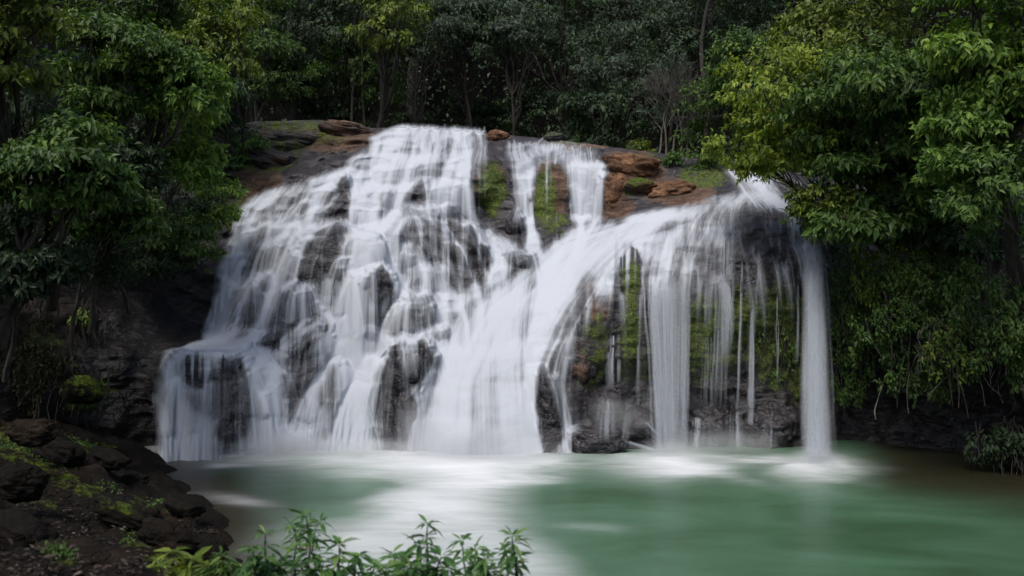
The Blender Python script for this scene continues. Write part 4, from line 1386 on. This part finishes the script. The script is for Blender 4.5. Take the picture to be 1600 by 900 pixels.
# slim trunks in the shade behind the crest
GS_ = 'slim trunks in the shade behind the crest'
for (px, Y, lab, mt, hh, rr, lean) in [
    (405, 31, 'slim dark trunk at the back of the left bank beside the moss topped rock', M_BARK, 9, 0.10, -0.4),
    (437, 32, 'slim straight trunk left of the reddish slab', M_BARK, 8, 0.06, 0.5),
    (547, 33, 'pair of straight stems just left of the dark hollow', M_BARK, 8, 0.07, 0.1),
    (725, 36, 'faint slim trunk in the middle of the dark hollow', M_BARK, 9, 0.08, 0.2),
    (1085, 33, 'leaning brown trunk behind the twiggy tree', M_BARK, 9, 0.10, 0.8)]:
    b = P(px, 205, Y)
    root = empty('tree', (b[0], b[1], float(ground_height(b[0], b[1])) - 0.3))
    tag(root, lab, 'tree', GS_)
    T = Tubes()
    T.add(bent((0, 0, 0), (lean, 0.3, hh), 0.04, 10), rr, rr * 0.6, 7)
    if 'pair' in lab:
        T.add(bent((0.28, 0.1, 0), (0.5 + lean, 0.3, hh), 0.04, 10), rr * 0.8, rr * 0.5, 7)
    for _ in range(6):
        z = rng.uniform(0.35, 0.95) * hh
        s0 = np.array((lean * z / hh, 0.3 * z / hh, z))
        T.add(bent(s0, s0 + np.array((rng.uniform(-1.2, 1.2), rng.uniform(-.6, .6), rng.uniform(0.4, 1.2))), 0.1, 5), rr * 0.35, rr * 0.1, 4)
    link('trunk', T.mesh('trunk'), mt, root)
    lb, V, F, cp = crown((lean, 0.3, hh), (1.6, 1.4, 1.0), 6, 120, 8, 0.22)
    link('crown', mk_mesh('crown', V, F, smooth=False), L_DARK, root)

GR = 'greenery on the right bank'
tree('shrub', 'yellow green bush leaning out over the small side cascade', 'bush', 1240, 165, 20.5, 100, 120, L_YELLOW, 0.20, 520, 9, 13, base=(9.4, 23.0, 5.6), parts=BUSH, group=GR, trunk_r=0.10, hang=0.4)
tree('shrub', 'golden leaved spray reaching left above the tan crumbly rock', 'bush', 1168, 228, 21.5, 66, 50, L_YELLOW, 0.19, 280, 9, 8, base=(8.4, 23.4, 6.0), parts=BUSH, group=GR, trunk_r=0.06, hang=0.4)
tree('tree', 'olive green tree behind the yellow green bush at the top', 'tree', 1330, 60, 21.5, 120, 100, L_OLIVE, 0.22, 480, 9, 12, base=(10.5, 24.5, 5.5), group=GR)
tree('tree', 'mid green tree with drooping leaf sprays in the middle of the right bank', 'tree', 1420, 150, 18.8, 130, 110, L_MID, 0.24, 620, 9, 14, base=(10.8, 21.5, 4.5), group=GR, hang=0.5)
tree('tree', 'brightest green tree in the upper right corner', 'tree', 1540, 70, 16, 120, 120, L_BRIGHT, 0.22, 560, 9, 13, base=(10.8, 18.0, 3.5), group=GR, hang=0.45)
tree('shrub', 'dark glossy big leaved shrub hanging just above the free falling column', 'shrub', 1345, 310, 20.0, 88, 90, L_MID, 0.30, 300, 9, 10, base=(9.8, 22.6, 5.0), parts=BUSH, group=GR, trunk_r=0.07, hang=0.6)
tree('shrub', 'green shrub below the corner tree at the right edge', 'shrub', 1570, 290, 16, 90, 80, L_MID, 0.2, 360, 9, 10, base=(10.6, 17.6, 4.0), parts=BUSH, group=GR, trunk_r=0.07, hang=0.4)
tree('tree', 'shadowed tree in the dark recess of the right bank', 'tree', 1480, 300, 20.5, 120, 110, L_DARK, 0.24, 520, 9, 13, base=(11.6, 22.5, 4.5), group=GR)
tree('tree', 'tall dark tree rising out of the picture over the right bank', 'tree', 1560, -170, 18, 200, 130, L_MID, 0.26, 620, 9, 16, base=(14.0, 19, 4), group=GR, trunk_r=0.25)

tree('shrub', 'dark green bush between the yellow green bush and the drooping sprays', 'bush', 1330, 190, 19.8, 90, 80, L_MID, 0.22, 380, 9, 11, base=(9.8, 22.4, 5.2), parts=BUSH, group=GR, trunk_r=0.07, hang=0.4)
tree('shrub', 'mid green bush filling the right edge below the brightest tree', 'bush', 1500, 210, 16.8, 100, 80, L_BRIGHT, 0.2, 400, 9, 11, base=(10.4, 18.4, 4.2), parts=BUSH, group=GR, trunk_r=0.07, hang=0.45)

tree('shrub', 'drooping yellow green spray hanging low over the small side cascade', 'bush', 1228, 258, 20.8, 62, 40, L_YELLOW, 0.18, 230, 9, 8, base=(9.4, 22.8, 5.6), parts=BUSH, group=GR, trunk_r=0.05, hang=0.7)
tree('shrub', 'olive bush over the top of the free falling column', 'bush', 1290, 325, 20.3, 55, 40, L_OLIVE, 0.2, 200, 9, 8, base=(9.9, 22.6, 5.0), parts=BUSH, group=GR, trunk_r=0.05, hang=0.7)

def creeper(label, px, py, Y, rx, ry, mat, leaf, n, per, thick=0.5, hang=0.9, group=GR, cat='creeper'):
    """hanging greenery clothing a wall: leaf clumps and drooping stems over a bulging curtain"""
    c = P(px, py, Y)
    a, b = rx / FPX * Y, ry / FPX * Y
    root = empty('creeper', c - np.array((0, 0, b)))
    tag(root, label, cat, group)
    base = c - np.array((0, 0, b))
    u = rng.uniform(-1, 1, n)
    v = rng.uniform(-1, 1, n)
    k = (u * u + v * v) < 1.05
    u, v = u[k], v[k]
    pp = np.stack((u * a, np.zeros_like(u), v * b), -1) + c
    pp[:, 1] += fbm(pp * np.array((0.7, 0.1, 0.9)), 3) * thick * 1.8 + (u * u + v * v) * 0.3 + rng.random(len(u)) * thick * 0.4 - (v * 0.12 * b)
    keep = fbm(pp * 1.3 + 8, 3) > -0.22
    pp = pp[keep]
    i = np.repeat(np.arange(len(pp)), per)
    m = len(i)
    tw = np.array((0, -0.7, -hang)) + rng.normal(0, 0.3, (len(pp), 3))
    tw /= np.linalg.norm(tw, axis=1, keepdims=True)
    sz = leaf * rng.uniform(0.6, 1.3, m)
    bs = pp[i] + tw[i] * (rng.random(m) * leaf * 2.2)[:, None] + rng.normal(0, leaf * 0.25, (m, 3))
    lat = rng.normal(size=(m, 3))
    dr = tw[i] * 0.6 + lat * 0.55 + np.array((0, -0.2, -0.2))
    nr = np.array((0, -0.6, 0.9)) + rng.normal(0, 0.4, (m, 3))
    V, F = leaf_arrays(bs, dr, nr, sz, sz * 0.25, 0.3 * rng.random(m))
    T = Tubes()
    for q in pp[rng.integers(0, len(pp), 26)]:
        e = q + np.array((rng.normal(0, 0.25), -0.15, -rng.uniform(0.5, 1.3)))
        T.add(bent(q + np.array((0, 0.15, 0.3)), e, 0.12, 6), 0.022, 0.008, 4)
    V2 = np.concatenate(T.V) - base
    link('stems', mk_mesh('stems', V2, np.concatenate(T.F)), M_BARK, root)
    link('foliage', mk_mesh('foliage', V - base, F, smooth=False), mat, root)
    return root

creeper('hanging green creeper on the wall right beside the free falling column', 1335, 505, 21.4, 42, 125, L_MID, 0.10, 560, 7)
creeper('mossy bright green creeper mound under the dark glossy shrub', 1425, 415, 20.2, 90, 70, L_OLIVE, 0.10, 600, 8)
creeper('broad dark creeper curtain on the right wall above the brown shallows', 1450, 505, 19.9, 115, 112, L_MID, 0.105, 1100, 8)
creeper('dark creeper curtain reaching the right edge', 1570, 465, 17.6, 90, 140, L_MID, 0.11, 900, 8)
creeper('olive creeper sprays hanging at the lower right edge', 1530, 548, 18.0, 80, 60, L_OLIVE, 0.11, 260, 7)
creeper('low fern like clump at the water line under the right creepers', 1570, 690, 18.4, 55, 28, L_DARK, 0.14, 170, 7, thick=0.3, cat='plant')
creeper('small creeper clinging to the mossy face between the thin threads and the free fall', 1215, 555, 22.0, 34, 62, L_MID, 0.10, 130, 6, thick=0.15)
creeper('yellow green tuft clinging to the dark left cliff', 128, 612, 20.0, 34, 26, L_OLIVE, 0.10, 110, 7, thick=0.2, group=GT, cat='plant')
creeper('tiny bright fern on the dark left cliff', 125, 490, 21.3, 14, 11, L_BRIGHT, 0.12, 30, 7, thick=0.15, group=GT, cat='fern')
creeper('dry grassy tuft on the cliff at the left edge', 45, 560, 18.6, 60, 80, L_DRY, 0.10, 420, 8, thick=0.3, group=GT, cat='plant')

# bare dead twigs on the right wall
for (x0, y0, x1, y1, lab) in [(1450, 620, 1487, 578, 'longer pale bare branch slanting up in front of the dark right recess'),
                              (1368, 655, 1380, 600, 'upright thin bare branch by the hanging creepers right of the free fall')]:
    b = P(x0, y0, 19.6)
    T = Tubes()
    pts = bent(b, P(x1, y1, 19.9), 0.10, 8)
    T.add(pts, 0.022, 0.008, 5)
    tw = link('branch', mk_mesh('branch', np.concatenate(T.V) - b, np.concatenate(T.F)), M_PALE)
    tw.location = b
    tag(tw, lab, 'branch')

# ------------------------------------------------------------------ far forest: one dark mass closing the view
def forest():
    n = 17000
    X = rng.uniform(-52, 52, n)
    Yf = rng.uniform(42, 60, n)
    Z = ground_height(X, Yf) + rng.uniform(0, 1, n) ** 0.8 * 26
    cp = np.stack((X, Yf, Z), -1)
    vx_ = X / Yf * FPX + 800
    vy_ = 450 - (Z - CAM_Z) / Yf * FPX
    cp = cp[(blob(vx_, vy_, 700, 150, 170, 85) < 0.3) | (rng.random(n) < 0.9)]
    n = len(cp)
    per = 9
    i = np.repeat(np.arange(n), per)
    m = len(i)
    bs = cp[i] + rng.normal(0, 0.55, (m, 3))
    dr = rng.normal(size=(m, 3)) + np.array((0, -0.4, -0.4))
    nr = np.array((0, -0.4, 1.0)) + rng.normal(0, 0.5, (m, 3))
    sz = rng.uniform(0.18, 0.38, m)
    V, F = leaf_arrays(bs, dr, nr, sz, sz * 0.28, 0.3 * rng.random(m))
    o = link('forest', mk_mesh('forest', V, F, smooth=False), L_DARK)
    o['kind'] = 'stuff'
    o['label'] = 'dark wooded slope closing the view behind the trees'
forest()

def undergrowth(label, pts, leaf, per, mat, up=0.7):
    i = np.repeat(np.arange(len(pts)), per)
    m = len(i)
    bs = pts[i] + rng.normal(0, leaf * 0.9, (m, 3))
    dr = rng.normal(size=(m, 3)) + np.array((0, -0.5, -0.2))
    nr = np.array((0, -0.5, up)) + rng.normal(0, 0.5, (m, 3))
    sz = leaf * rng.uniform(0.6, 1.3, m)
    V, F = leaf_arrays(bs, dr, nr, sz, sz * 0.26, 0.3 * rng.random(m))
    o = link('undergrowth', mk_mesh('undergrowth', V, F, smooth=False), mat)
    o['kind'] = 'stuff'
    o['label'] = label
    return o
n = 3600
ux = rng.uniform(-15, 15, n); uy = rng.uniform(30.5, 44, n)
up_ = np.stack((ux, uy, ground_height(ux, uy) + rng.uniform(0.0, 1.5, n) * (0.4 + 0.6 * rng.random(n))), -1)
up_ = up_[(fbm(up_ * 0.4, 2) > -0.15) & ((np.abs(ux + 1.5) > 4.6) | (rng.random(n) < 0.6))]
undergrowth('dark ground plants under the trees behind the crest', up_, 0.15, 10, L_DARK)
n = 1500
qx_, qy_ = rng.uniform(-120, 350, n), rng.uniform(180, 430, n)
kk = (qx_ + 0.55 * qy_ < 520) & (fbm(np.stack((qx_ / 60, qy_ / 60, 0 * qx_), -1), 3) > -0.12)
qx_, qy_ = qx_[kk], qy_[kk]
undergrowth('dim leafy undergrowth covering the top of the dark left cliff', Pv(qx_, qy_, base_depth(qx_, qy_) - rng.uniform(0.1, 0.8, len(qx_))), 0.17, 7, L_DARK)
n = 1400
qx_, qy_ = rng.uniform(1300, 1720, n), rng.uniform(300, 590, n)
kk = fbm(np.stack((qx_ / 50, qy_ / 50, 0 * qx_ + 7), -1), 3) > -0.18
qx_, qy_ = qx_[kk], qy_[kk]
undergrowth('dim leafy undergrowth clothing the right wall', Pv(qx_, qy_, base_depth(qx_, qy_) - rng.uniform(0.1, 0.7, len(qx_))), 0.15, 7, L_DARK)

# moss tufts and fallen leaves on the near bank
def on_bank(n, spots):
    k = rng.integers(0, len(spots), n)
    sp_ = np.array(spots, float)[k]
    a_, r_ = rng.random(n) * 6.283, np.sqrt(rng.random(n))
    qx_, qy_ = sp_[:, 0] + np.cos(a_) * r_ * sp_[:, 2] + sp_[:, 4] * np.cos(a_) * r_ * 0, sp_[:, 1] + np.sin(a_) * r_ * sp_[:, 3] + np.cos(a_) * r_ * sp_[:, 4]
    out = []
    for x_, y_ in zip(qx_, qy_):
        d = Vector(((x_ - 800) / FPX, 1.0, (450 - y_) / FPX)).normalized()
        h = bank_bvh.ray_cast(org, d, 40.0)
        if h[0] is not None:
            out.append(h[0][:])
    return np.array(out)
bme2 = bank.data
bank_bvh = BVHTree.FromPolygons([v.co[:] for v in bme2.vertices], [p_.vertices[:] for p_ in bme2.polygons])
mp_ = on_bank(850, [(110, 735, 90, 8, 40), (190, 790, 60, 10, 25), (40, 775, 50, 8, 15), (20, 700, 30, 10, 8), (230, 845, 60, 12, 14), (250, 790, 26, 8, 8), (130, 690, 30, 8, 10), (90, 860, 40, 8, 12)])
undergrowth('yellow green moss and tiny plants along the ridges of the near bank', mp_[fbm(mp_ * 2.2, 3) > -0.05], 0.040, 8, L_MID, up=1.2)
M_LITTER = leaf_material('dead_leaves', (0.02, 0.012, 0.008), (0.035, 0.024, 0.016), (0.08, 0.06, 0.045), trans=0.05)
lp_ = on_bank(1100, [(60, 860, 160, 50, 20), (200, 870, 160, 40, 10), (100, 780, 120, 50, 30), (60, 690, 60, 40, 10), (250, 820, 80, 30, 14)])
lt = np.repeat(lp_, 2, 0) + rng.normal(0, 0.06, (len(lp_) * 2, 3)) * np.array((1, 1, 0.1)) + np.array((0, 0, 0.02))
V, F = leaf_arrays(lt, rng.normal(size=(len(lt), 3)) * np.array((1, 1, 0.15)), np.array((0, 0, 1.0)) + rng.normal(0, 0.25, (len(lt), 3)), rng.uniform(0.03, 0.10, len(lt)), rng.uniform(0.006, 0.02, len(lt)), 0.2 * rng.random(len(lt)))
lit = link('leaf_litter', mk_mesh('leaf_litter', V, F, smooth=False), M_LITTER)
lit['kind'] = 'stuff'
lit['label'] = 'fallen brown leaves lying on the near bank'

# ------------------------------------------------------------------ near plants at the bottom of the picture
GP = 'plants growing in front of the pool'
def near_plant(label, heads, mat, leaf=0.165, rooted=(0, 0), cat='plant', Y=6.6, n=13):
    """stems with whorls of narrow leaves; heads are (px,py) of the whorls"""
    bx = np.mean([h[0] for h in heads])
    bs = P(bx, 960, Y)
    root = empty('plant', bs)
    tag(root, label, cat, GP)
    T = Tubes()
    LV, LF, nn = [], [], 0
    for (hx, hy, sc) in heads:
        Yh = Y + rng.uniform(-0.35, 0.35)
        tip = P(hx, hy, Yh)
        st = P(bx + (hx - bx) * 0.35, 965, Y)
        pts = bent(st, tip, 0.08, 8)
        T.add(pts, 0.012, 0.005, 5)
        for w in range(5):
            t_ = 1 - 0.11 * w
            o = pts[0] + (pts[-1] - pts[0]) * t_ if w else pts[-1]
            o = np.array([np.interp(t_, np.linspace(0, 1, 8), pts[:, q]) for q in range(3)])
            k = n if w == 0 else max(5, n - 4)
            th = rng.random() * 6 + np.arange(k) / k * 2 * math.pi + rng.normal(0, 0.2, k)
            el = rng.uniform(-0.25, 0.75, k) if w == 0 else rng.uniform(-0.35, 0.4, k)
            d = np.stack((np.cos(th) * np.cos(el), np.sin(th) * np.cos(el), np.sin(el)), -1)
            sz = leaf * sc * rng.uniform(0.45, 1.25, k) * (1 if w == 0 else 1.1)
            V, F = fine_leaves(np.tile(o, (k, 1)) + d * 0.01, d, np.array((0, 0, 1.0)) + rng.normal(0, 0.3, (k, 3)), sz, sz * 0.125, rng.uniform(0.1, 0.6, k))
            LV.append(V)
            LF.append(F + nn)
            nn += len(V)
    link('stems', mk_mesh('stems', np.concatenate(T.V) - bs, np.concatenate(T.F)), M_STEM, root)
    link('foliage', mk_mesh('foliage', np.concatenate(LV) - bs, np.concatenate(LF), smooth=False), mat, root)
near_plant('tallest plant of the front row with a wide dark whorl against the foam', [(478, 806, 1.0), (500, 815, 0.7), (455, 820, 0.7)], L_FORE, 0.16)
near_plant('leafy plant left of the tall dark whorl with soft fronds', [(395, 858, 0.9), (415, 835, 0.8), (430, 880, 1.1), (385, 890, 0.8)], L_FORE)
near_plant('bushy plant in the middle of the front row below the tall whorl', [(530, 852, 1.1), (560, 870, 1.0), (505, 880, 1.1), (585, 885, 0.9), (470, 885, 1.0)], L_FORE)
near_plant('fresh green plant with upright tufts right of the bushy middle one', [(655, 852, 1.1), (668, 820, 0.8), (690, 870, 1.0), (630, 880, 1.0), (612, 865, 0.7)], L_FORE)
near_plant('slim plant with a pinkish stem between the tufted plant and the last sprig', [(742, 858, 0.9), (722, 845, 0.7), (758, 875, 0.8)], L_FORE)
near_plant('low leafy plant along the bottom edge under the slim pinkish stem', [(640, 888, 1.0), (700, 890, 0.9), (765, 892, 0.9), (600, 892, 0.9)], L_FORE, Y=6.4)
near_plant('dark upright sprig at the right end of the front row', [(800, 838, 0.9), (792, 862, 0.8), (808, 868, 0.7)], L_FORE, 0.16)
near_plant('yellow green plant at the left end of the front row beside the dark stone', [(270, 862, 1.0), (300, 875, 1.0), (325, 885, 0.9), (250, 885, 0.9)], L_OLIVE, 0.2, Y=7.2)
near_plant('pale thin plant at the bottom edge between the stone and the soft fronds', [(345, 868, 0.8), (362, 885, 0.9), (330, 890, 0.8)], L_MID, 0.16, Y=6.9)
near_plant('small green tuft on the bank above the yellow green plant', [(248, 785, 0.7), (235, 790, 0.6)], L_MID, 0.16, Y=11.5, n=10)
